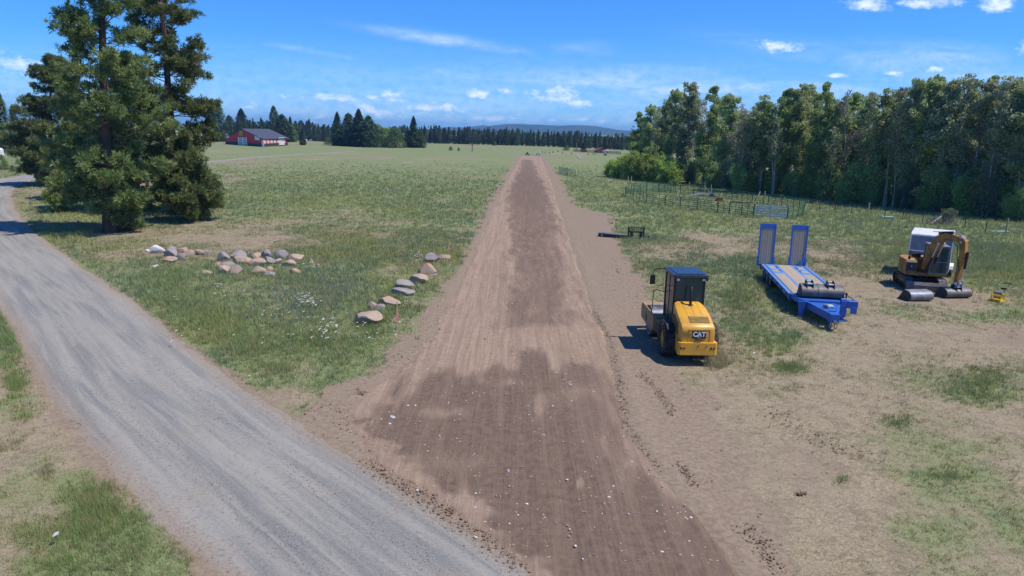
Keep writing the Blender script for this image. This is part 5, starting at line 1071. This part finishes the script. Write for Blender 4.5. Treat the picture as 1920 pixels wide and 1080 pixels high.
scatter('dirt_clods',np.stack([x[sel],y[sel],groundz(x[sel],y[sel])],1),.006,.045,[cm,pm('pale clod',(.27,.20,.145),None,.95)],2)
for (u,v,n,ru,rv) in [(1500,926,60,10,4),(678,737,70,12,4),(1210,575,60,5,4),(1400,580,30,12,4),(1850,530,90,26,4),(1838,545,60,20,2),(1160,500,40,14,30),(1540,465,90,60,12),(1370,600,50,14,6),(1820,540,40,18,4),(1290,500,40,30,20)]:
    q=[P(u+r.normal()*ru*.6,v+r.normal()*rv*.6) for _ in range(n)]; scatter('dirt_clods',np.array([(p.x,p.y,.02) for p in q]),.012,.06,[cm],int(u))
i_=r.integers(0,int(np.argmax(gc[:,1]>34)),26000); q_=r.uniform(-.97,.97,26000); sx_=gc[i_,0]+left[i_,0]*q_*gwid[i_]/2+r.normal(size=26000)*.1; sy_=gc[i_,1]+left[i_,1]*q_*gwid[i_]/2+r.normal(size=26000)*.1
kk_=(sy_>11)&(sd_poly(sx_,sy_,DIRT)>0)
scatter('loose_gravel',np.stack([sx_[kk_],sy_[kk_],np.full(kk_.sum(),.02)],1),.006,.017,[RM[2],RM[2],RM[0],pm('dark gravel',(.15,.15,.15),None,.9)],3,.5)
LN=[([(1113,585),(1150,645),(1166,742),(1178,800),(1232,880)],500,.12,.045),([(1200,700),(1240,740),(1262,780)],160,.10,.05),([(1275,870),(1300,912)],90,.10,.05),([(1255,960),(1300,1040),(1330,1078)],160,.12,.05),([(1445,772),(1520,820),(1570,845),(1650,862)],260,.35,.035),([(1390,985),(1430,1020),(1445,1070)],140,.18,.05),
 ([(700,870),(800,935),(905,1000),(985,1066)],520,.22,.045),([(640,720),(720,690),(790,650),(842,570)],160,.3,.03),([(820,840),(870,870),(905,910)],90,.08,.03),([(1085,470),(1060,400),(1042,350)],120,.25,.05),([(1180,420),(1290,470),(1310,500)],60,.6,.05),([(600,770),(690,800),(730,850)],160,.5,.03),([(330,700),(430,840),(560,1000)],10,.2,.02)]
P3=[]
for ln,n,sp_,sz in LN:
    n=int(n*2.2)
    w=np.array([P(u,v)[:2] for u,v in ln]); sg=np.linalg.norm(np.diff(w,axis=0),axis=1); cs_=np.concatenate([[0],np.cumsum(sg)]); q=r.random(n)*cs_[-1]
    P3.append(np.stack([np.interp(q,cs_,w[:,0])+r.normal(size=n)*sp_,np.interp(q,cs_,w[:,1])+r.normal(size=n)*sp_,np.full(n,.03)],1))
P3=np.concatenate(P3); scatter('dirt_clods',P3,.007,.036,[cm,pm('light clod',(.26,.18,.13),None,.95)],77,.55)
# ------------------------------------------------------------------ survey stakes
def stake(u,v,vt,lab,rib='pink',lean=0):
    p=P(u,v); h=HZ(u,vt,p.y); root=thing('survey_stake',lab,'stake',(p.x,p.y,0),.3,'survey stakes'); m=MB(); T=Matrix.Rotation(lean,4,'Y')
    m.prism([(-.025,0),(.025,0),(.025,h),(-.025,h)],-.012,.012,'stake',axis='y',X=T); m.build('lath',root)
    m=MB(); m.prism([(-.03,h*.97),(-.16,h*.95),(-.13,h*.88),(-.03,h*.90)] if h<1.2 else [(-.03,h*.75),(-.13,h*.45),(-.09,h*.35),(-.02,h*.6)],-.02,.02,rib,axis='y',X=T); m.build('ribbon',root)
M['orangerib']=pm('orange ribbon',(.7,.22,.08),None,.6); M['stakewhite']=pm('white marker',(.7,.68,.62),None,.6)
stake(749,624,566,'tall survey stake with drooping pink ribbon among the roadside boulders',lean=-.06)
stake(842,483,451,'survey stake with pink and white ribbon behind the last boulder',lean=.0)
stake(916,359,350,'pale survey stake in the grass well along the dirt road','stakewhite'); stake(939,331,322,'small orange survey stake farther along the dirt road','orangerib')
stake(401,330,318,'short orange marker in the meadow beside the pine clump','orangerib'); stake(1033,312,304,'pale marker stake on the corral side of the dirt road','stakewhite')
for i,(u,v) in enumerate([(909,638),(1230,648-8)][:1]):
    p=P(u,v); m=MB(); m.prism([(-.06,0),(.05,.01),(.06,.08),(-.03,.09)],-.015,.015,'pink',axis='y'); o=m.build('pin_flag',loc=(p.x,p.y,.03)); tag(o,'tiny pink pin flag on the smooth dirt road surface','flag')
# ------------------------------------------------------------------ corral
PEN=[(1172,370),(1187,374.5),(1212,380.5),(1247,386),(1275,390),(1307,394),(1345,399.5),(1367,401.5),(1390,404),(1412,407.5),(1476,410.5),(1505,406),(1507,399),(1498,393),(1465,387),(1440,384),(1410,380),(1372,374.5),(1337,370),(1300,366),(1275,364.5),(1257,362.5),(1235,360.5),(1212,360),(1188,361),(1174,364)]
PW=[np.array(P(u,v)[:2]) for u,v in PEN]
def panel(a,b,label,group,h=1.42,mat='green_pipe',rails=6,mid=1,cat='fence',r_=.024):
    d=b-a; L=float(np.linalg.norm(d)); root=thing('corral_fence',label,cat,(a[0],a[1],0),math.atan2(d[1],d[0]),group)
    m=MB(); 
    for x in [0.03,L-.03]: m.cyl((x,0,0),(x,0,h),r_*1.5,mat,6)
    m.build('upright',root); m=MB()
    for k in range(mid): x=L*(k+1)/(mid+1); m.cyl((x,0,.1),(x,0,h),r_*1.25,mat,6)
    m.build('stile',root)
    m=MB()
    for k in range(rails): z=.16+(h-.18)*k/(rails-1); m.cyl((0,0,z),(L,0,z),r_*1.1,mat,5)
    m.build('rail',root); return root
step=0; words_=['front','near','outer','far']
front=[];back=[]
for i in range(len(PW)):
    a,b=PW[i],PW[(i+1)%len(PW)]
    if i==9: continue
    L=np.linalg.norm(b-a); n=max(1,round(L/2.7))
    for k in range(n):
        pa=a+(b-a)*k/n; pb=a+(b-a)*(k+1)/n; fr=i<9
        lab='green pipe corral panel along the open meadow side of the pen' if fr else ('green pipe corral panel at the trailer end of the pen past the gate' if i<13 else 'green pipe corral panel along the wood side of the pen')
        panel(pa,pb,lab,'corral panels, meadow side' if fr else ('corral panels, trailer end' if i<13 else 'corral panels, wood side'),mid=1 if L/n<2.9 else 2)
a,b=PW[9],PW[10]; d=b-a; L=float(np.linalg.norm(d)); root=thing('corral_gate','galvanised silver gate in the green corral above the trailer ramps','gate',(a[0],a[1],0),math.atan2(d[1],d[0]))
m=MB()
for k in range(5): m.box((L/2,-.01,.22+k*.27),(L-.2,.03,.17),'white_metal')
m.build('slat',root,.01); m=MB()
for x in(.06,L/2,L-.06): m.cyl((x,.03,.08),(x,.03,1.45),.035,'green_pipe',6)
m.build('gate_frame',root)
# bare floor items of the pen and netting
def net(name,label,cat,a,b,h,mat,cell,root_posts='tpost',r_=.008,group=None):
    d=b-a; L=float(np.linalg.norm(d)); root=thing(name,label,cat,(a[0],a[1],0),math.atan2(d[1],d[0]),group); m=MB()
    for k in range(int(L/cell)+1): m.box((k*cell,0,h/2),(r_*2,r_,h),mat)
    for k in range(int(h/cell)+1): m.box((L/2,0,k*cell+.02),(L,r_,r_*2),mat)
    m.build('mesh_wire',root); m=MB(); 
    for x in(0,L): m.cyl((x,0,0),(x,0,h+.15),.03,root_posts,6)
    m.build('post',root)
v2=lambda u,v: np.array(P(u,v)[:2])
M['netgreen']=pm('green netting',(.05,.20,.13),None,.6)
net('net_fence','pale green netting stretched across the willow end of the pen','fence',v2(1190,359),v2(1262,360.5),1.5,'netgreen',.14,r_=.012)
net('mesh_fence','grey mesh panel standing beside the dirt road beyond the corral','fence',v2(1048,325),v2(1064,330),1.5,'wire',.16,'greywood',.012)
net('mesh_fence','grey mesh panel continuing toward the willows beyond the corral','fence',v2(1064,330),v2(1079,332),1.5,'wire',.16,'greywood',.012)
p=P(1048,325); q=P(1060,328); m=MB(); m.tube([(p.x,p.y,1.6),(q.x,q.y,1.0)],.05,'greywood',6); tag(m.build('brace_pole'),'diagonal grey brace pole on the mesh panel by the dirt road','pole')
p=P(1318,369); m=MB(); m.prism([(-2.6,0),(-1.5,.3),(-.2,.55),(.8,.3),(1.2,.62),(1.7,.35),(3.2,.0)],-.5,.5,'grey_panel',axis='y'); tag(m.build('tarp_heap',loc=(p.x,p.y,0),bevel=.08),'crumpled grey tarp heap inside the corral','tarp')
p=P(1350,377); m=MB(); m.box((0,0,.3),(.7,.5,.5),'grille_d'); m.box((-.5,.1,.2),(.3,.3,.4),'redbarn'); tag(m.build('feed_tub',loc=(p.x,p.y,0),bevel=.05),'reddish brown feed tub on the corral floor','tub')
a=P(1369,381);b=P(1412,384); m=MB(); m.tube([(a.x,a.y,.25),(b.x,b.y,.3)],.12,'greywood',7); tag(m.build('log_rail'),'weathered log lying across the corral floor','log')
p=P(1415,384); q=P(1424,371); m=MB(); m.tube([(p.x,p.y,.1),(q.x,q.y,.9)],.07,'greywood',6); tag(m.build('leaning_plank'),'grey plank leaning by the corral gate post','plank')
# wooden and metal posts with wire
WP=[(1129,337,321,'first peeled wooden post next to the willows'),(1177,345,329.5,'wooden post of the close pair, the one farther from the corral'),(1183,345.5,330,'wooden post of the close pair next to the corral'),(1291,364,341,'wooden post standing behind the middle of the corral'),(1320,366,344,'braced wooden post with a diagonal behind the corral'),(1332,368,346,'wooden post at the foot of the diagonal brace'),(1432,383,358,'wooden post right behind the silver corral gate'),(1627,404,380,'lone wooden post in the fence between corral and excavator'),(1885,441,409,'thick wooden post in the fence beyond the excavator'),(1084,330,318,'wooden post beside the mesh panels'),(1064,329,314,'wooden post at the corner of the mesh panels')]
for (u,v,vt,lab) in WP:
    p=P(u,v); h=HZ(u,vt,p.y); m=MB(); m.tube([(0,0,-.1),(.01,0,h*.5),(.0,.01,h)],[.085,.08,.075],'postwood',9); o=m.build('fence_post',loc=(p.x,p.y,0),smooth=True); tag(o,lab,'post','peeled wooden fence posts')
a=P(1320,366);b=P(1332,368); m=MB(); m.tube([(a.x,a.y,1.35),(b.x,b.y,.3)],.05,'postwood',7); tag(m.build('fence_brace'),'diagonal wooden brace between two posts behind the corral','brace')
MP=[(1509,389),(1536,393),(1565,397),(1596,401),(1658,410),(1692,413),(1729,418),(1767,422),(1808,428),(1847,437)]
pts_=[]
for i,(u,v) in enumerate(MP):
    p=P(u,v); m=MB(); m.box((0,0,.66),(.05,.05,1.35),'tpost'); m.box((0,-.02,.66),(.09,.015,1.3),'tpost'); o=m.build('metal_post',loc=(p.x,p.y,0)); tag(o,'thin dark metal fence post between the corral and the thick wooden post','post','dark metal fence posts'); pts_.append((u,v))
wl=sorted(pts_+[(1627,404),(1885,441),(1960,452)])
m=MB()
for k in range(4):
    z=.35+k*.28; m.tube([tuple(P(u,v)[:2])+(z,) for u,v in wl],.006,'wire',4)
tag(m.build('wire_strands'),'thin wire strands running between the fence posts along the wood','fence')
wl2=[(1505,388),(1432,382),(1332,367.5),(1291,363),(1183,345.5),(1129,337),(1084,330)]
m=MB()
for k in range(4):
    z=.35+k*.28; m.tube([tuple(P(u,v)[:2])+(z,) for u,v in wl2],.006,'wire',4)
tag(m.build('wire_strands'),'thin wire strands running behind the corral toward the mesh panels','fence')
for (u,v,w,lab) in [(1663,409,.8,'flat teal trough in the grass by the fence behind the trailer'),(1873,437,1.0,'flat bluish trough in the grass beside the thick wooden post')]:
    p=P(u,v); m=MB(); m.prism([(-w,0),(-w*.9,.22),(w*.9,.22),(w,0)],-.3,.3,'teal',axis='y'); m.box((0,0,.2),(w*1.6,.4,.06),'white_metal'); o=m.build('water_trough',loc=(p.x,p.y,0),bevel=.03); tag(o,lab,'trough')
# ------------------------------------------------------------------ buildings far away
def barn():
    A=P(423.5,270);B=P(495,275.5);C=P(540,272.5)
    e1=(B-A); e2=(C-B); z=1280/B.y
    w=e1.length; ax=e1.normalized(); n_=Vector((-ax.y,ax.x,0)); Lg=46
    hE=HZ(495,261.5,B.y); hR=HZ(458,243,(A.y+B.y)/2)
    root=thing('barn','red barn with slate grey gable roof and white doors beyond the meadow','barn',(A.x,A.y,0),math.atan2(ax.y,ax.x))
    # local: x along gable, y into depth. long side direction follows the photograph
    q=Matrix.Rotation(-math.atan2(ax.y,ax.x),3,'Z')@(C-B); q.normalize(); sx=q.x*1.0; Lg=(C-B).length
    sh=Vector((q.x*Lg,q.y*Lg,0))
    m=MB(); g=[(0,.6),(w,.6),(w,hE),(w/2,hR),(0,hE)]
    vs=[(x,0,z_) for x,z_ in g]+[(x+sh.x,sh.y,z_) for x,z_ in g]; m.add(vs,[(0,1,2,3,4),(9,8,7,6,5),(0,5,6,1),(1,6,7,2),(4,9,5,0)],'redbarn'); m.build('wall',root)
    m=MB(); g=[(-.15,-.2),(w+.15,-.2),(w+.15,1.3),(-.15,1.3)]; vs=[(x,-.12,z_) for x,z_ in g]+[(x+sh.x,sh.y,z_) for x,z_ in g]; m.add(vs,[(0,1,2,3),(7,6,5,4),(0,4,5,1),(1,5,6,2),(3,7,4,0),(2,6,7,3)],'browntrim'); m.build('base_trim',root)
    m=MB(); dr=(hR-hE)/(w/2); o_=.8
    for s in(0,1):
        xe=(-o_ if s==0 else w+o_); ze=hE-dr*o_+.15; fy=-.6/abs(sh.y)*1.0
        vs=[(xe,-.6,ze),(w/2,-.6,hR+.15),(w/2,-.6,hR+.45),(xe,-.6,ze+.3)]; vs+=[(a+sh.x,b+sh.y+1.2,c) for a,b,c in vs]
        m.add(vs,[(0,1,2,3),(7,6,5,4),(0,4,5,1),(1,5,6,2),(2,6,7,3),(3,7,4,0)],'barnroof')
    m.build('roof',root)
    def door(x,wd,z0,z1,nm,kids=None,mat='white'):
        m=MB(); m.box((x,-.2,(z0+z1)/2),(wd,.16,z1-z0),mat); o=m.build(nm,root)
        if kids:
            k=MB()
            for i in range(kids[0]):
                for j in range(kids[1]): k.box((x-wd/2+wd*(i+.5)/kids[0]*1.0+wd*.04,-.30,z0+(z1-z0)*(j+.5)/kids[1]),(wd/kids[0]*.66,.05,(z1-z0)/kids[1]*.45),'grey_panel')
            k.build('door_pane',o)
    sc=w/ (495-423.5)
    door((458-423.5)*sc,17*sc,.1,HZ(457,258.8,B.y),'gable_door',(2,4)); door((488,0)[0]*0+(494-423.5)*sc,3.4*sc,-.1,HZ(494,263,B.y),'side_door')
    m=MB(); m.box(((456-423.5)*sc,-.2,HZ(456,250.5,B.y)),(7*sc,.15,3.5*sc),'straw'); m.build('gable_sign',root)
    for x in(428.5,485): 
        m=MB(); m.box(((x-423.5)*sc,-.2,HZ(x,257+(x-428)*.04,B.y)),(8*sc,.15,2.6*sc),'white'); m.build('window',root)
    # long side openings
    fx=lambda t,off=.25:(w+sh.x*t+off*.9,sh.y*t-.1)
    for i in range(7):
        t=.03+i*.135; x,y=fx(t); m=MB(); m.box((0,0,0),(.2,sh.length*.08,1.2),'stakewhite'); o=m.build('eave_window',root); o.location=(x,y,hE-1.2); o.rotation_euler=(0,0,math.atan2(sh.y,sh.x)-math.pi/2)
    x,y=fx(.72,.3); m=MB(); m.box((0,0,0),(.3,sh.length*.24,3.6),'white'); o=m.build('sliding_door',root); o.location=(x,y,2.2); o.rotation_euler=(0,0,math.atan2(sh.y,sh.x)-math.pi/2)
barn()
def smallbarn():
    p=P(1118,286.5); s=1280/p.y; w=17/s; h=HZ(1127,278.5,p.y); root=thing('shed','small dark red shed in front of the far tree line','shed',(p.x,p.y,0))
    m=MB(); m.prism([(0,0),(w,0),(w,h*.62),(w*.65,h),(0,h*.55)],0,8,'redbarn',axis='y'); m.build('wall',root); m=MB(); m.prism([(-.3,h*.52),(w*.65,h+.05),(w+.3,h*.6),(w+.3,h*.66),(w*.65,h+.3),(-.3,h*.6)],-.3,8.3,'redroof',axis='y'); m.build('roof',root)
    m=MB(); m.box((w*.05,-.1,h*.25),(w*.12,.1,h*.5),'black'); m.build('door',root)
M['redroof']=pm('dark red metal roof',(.22,.03,.03),None,.5); smallbarn()
def vehicle(u,v,wpx,hpx,label,cat,name,mat,seed,truck=False,rz=0.):
    p=P(u,v); s=1280/p.y; w=wpx/s; h=hpx/s; root=thing(name,label,cat,(p.x,p.y,0),rz)
    L=w; z=h*.18
    m=MB(); pr=[(-L/2,z),(-L/2,h*.55),(-L*.3,h*.62),(-L*.2,h),(L*.22,h),(L*.32,h*.62),(L/2,h*.55),(L/2,z)] if not truck else [(-L/2,z),(-L/2,h*.96),(-L*.46,h),(L*.46,h),(L/2,h*.96),(L/2,z)]
    m.prism(pr,-.9,.9,mat,axis='y'); m.build('body',root,.05)
    if not truck:
        m=MB(); m.prism([(-L*.27,h*.64),(-L*.18,h*.94),(L*.20,h*.94),(L*.28,h*.64)],-.92,.92,'glass',axis='y'); m.build('window',root)
    for x in(-L*.32,L*.32):
        for y in(-.8,.8):
            q=MB(); r_=h*.2; q.lathe([(-.1,.01),(-.1,r_),(.1,r_),(.1,.01)],'rubber',16,'y',X=Matrix.Translation((x,y,r_))); q.build('wheel',root)
vehicle(1008.5,291,8.5,5,'pale pickup parked at the far end of the dirt road','car','parked_car','white',1)
vehicle(1135.5,287.4,11,5.2,'white box trailer parked beside the small red shed','trailer','box_trailer','white',2,True)
vehicle(1135,291.5,5,3,'dark utility cart below the white box trailer','cart','utility_cart','black',3)
vehicle(572,265,8,4,'white car parked in the open field past the barn','car','parked_car','white',4); vehicle(582,264.5,6,3,'smaller pale car beside the white field car','car','parked_car','white_metal',5)
def tractor():
    p=P(988.5,291.5); root=thing('tractor','dark small tractor standing at the far end of the dirt road','tractor',(p.x,p.y,0)); m=MB(); m.prism([(-.5,.5),(-.5,1.3),(.5,1.3),(.5,.5)],-1.2,.9,'black',axis='y'); m.build('body',root,.05)
    m=MB(); m.box((0,-.4,1.75),(.8,.8,.05),'redbarn'); m.box((0,-.4,1.4),(.5,.4,.6),'black'); m.build('canopy',root)
    for s in(-1,1):
        for y,r_ in((-.7,.62),(.8,.4)): q=MB(); q.lathe([(-.15,.01),(-.15,r_),(.15,r_),(.15,.01)],'rubber',18,'x',X=Matrix.Translation((s*.75,y,r_))); q.build('wheel',root)
    m=MB(); m.box((1.9,0,.5),(2.4,1.2,.12),'steel'); m.build('drag_box',root); root.scale=(.75,)*3
tractor()
for (u,v,r_,lab) in [(393,250,5,'round white tank between the pines and the barn'),(432,247,3.6,'smaller white tank just behind the barn gable'),(2,282,5,'white trailer corner at the field edge across the road')]:
    p=P(u,v+10); s=1280/p.y; R__=r_/s; m=MB(); m.lathe([(0,0),(0,R__)],'white_metal',24,'z') if False else None
    m.lathe([(0,.01),(0,R__),(R__*2.2,R__),(R__*2.6,R__*.7),(R__*2.9,.01)],'white',24,'z'); o=m.build('storage_tank',loc=(p.x,p.y,0),smooth=True); tag(o,lab,'tank')
for (u,v,vt,lab) in [(757.5,275,250,'pale utility pole in front of the windbreak clump'),(885.5,284,269,'thin dark pole in the far field'),(1080.5,284,268,'thin pole in front of the far tree line')]:
    p=P(u,v); h=HZ(u,vt,p.y); root=thing('utility_pole',lab,'pole',(p.x,p.y,0),0,'poles in the far field'); m=MB(); m.tube([(0,0,0),(0,0,h)],[.28,.2],'greywood' ,7); m.build('pole',root); m=MB(); m.box((0,-.3,h-.4),(.7,.4,.7),'white' if u<800 else 'greywood'); m.build('lamp_head',root)
# far rail fence and track
a=P(1075,285);b=P(1164,290); m=MB(); d=(b-a); n=22
for k in range(n+1): c=a+d*k/n; m.box((c.x,c.y,.7),(.18,.18,1.4),'greywood')
for z in(.45,.85,1.25): m.tube([(a.x,a.y,z),(b.x,b.y,z)],.11,'greywood',5)
tag(m.build('rail_fence'),'long weathered rail fence beside the small red shed','fence')
a=P(1164,290); m=MB(); p=P(1083,294);q=P(1088,298); m.tube([(p.x,p.y,.8),(q.x,q.y,.1)],.12,'stakewhite',6); tag(m.build('leaning_pole'),'pale leaning pole in the field before the red shed','pole')
# small far shrubs
COW=[(1017,286),(1022,287),(1030,287.5),(1037,286.5),(1046,284.5),(1055,288),(1072,289),(1103,290),(1112,290),(1117,290.5)]
for i,(u,v) in enumerate(COW):
    p=P(u,v); s=rt.uniform(.6,.85)/12; make_tree('bush','dark low bush dotted in the far field before the red shed','bush',DP_[2],(p.x,p.y,-.02),i*1.9,(s*1.1,s*1.1,s),'dark bushes dotted over the far field')
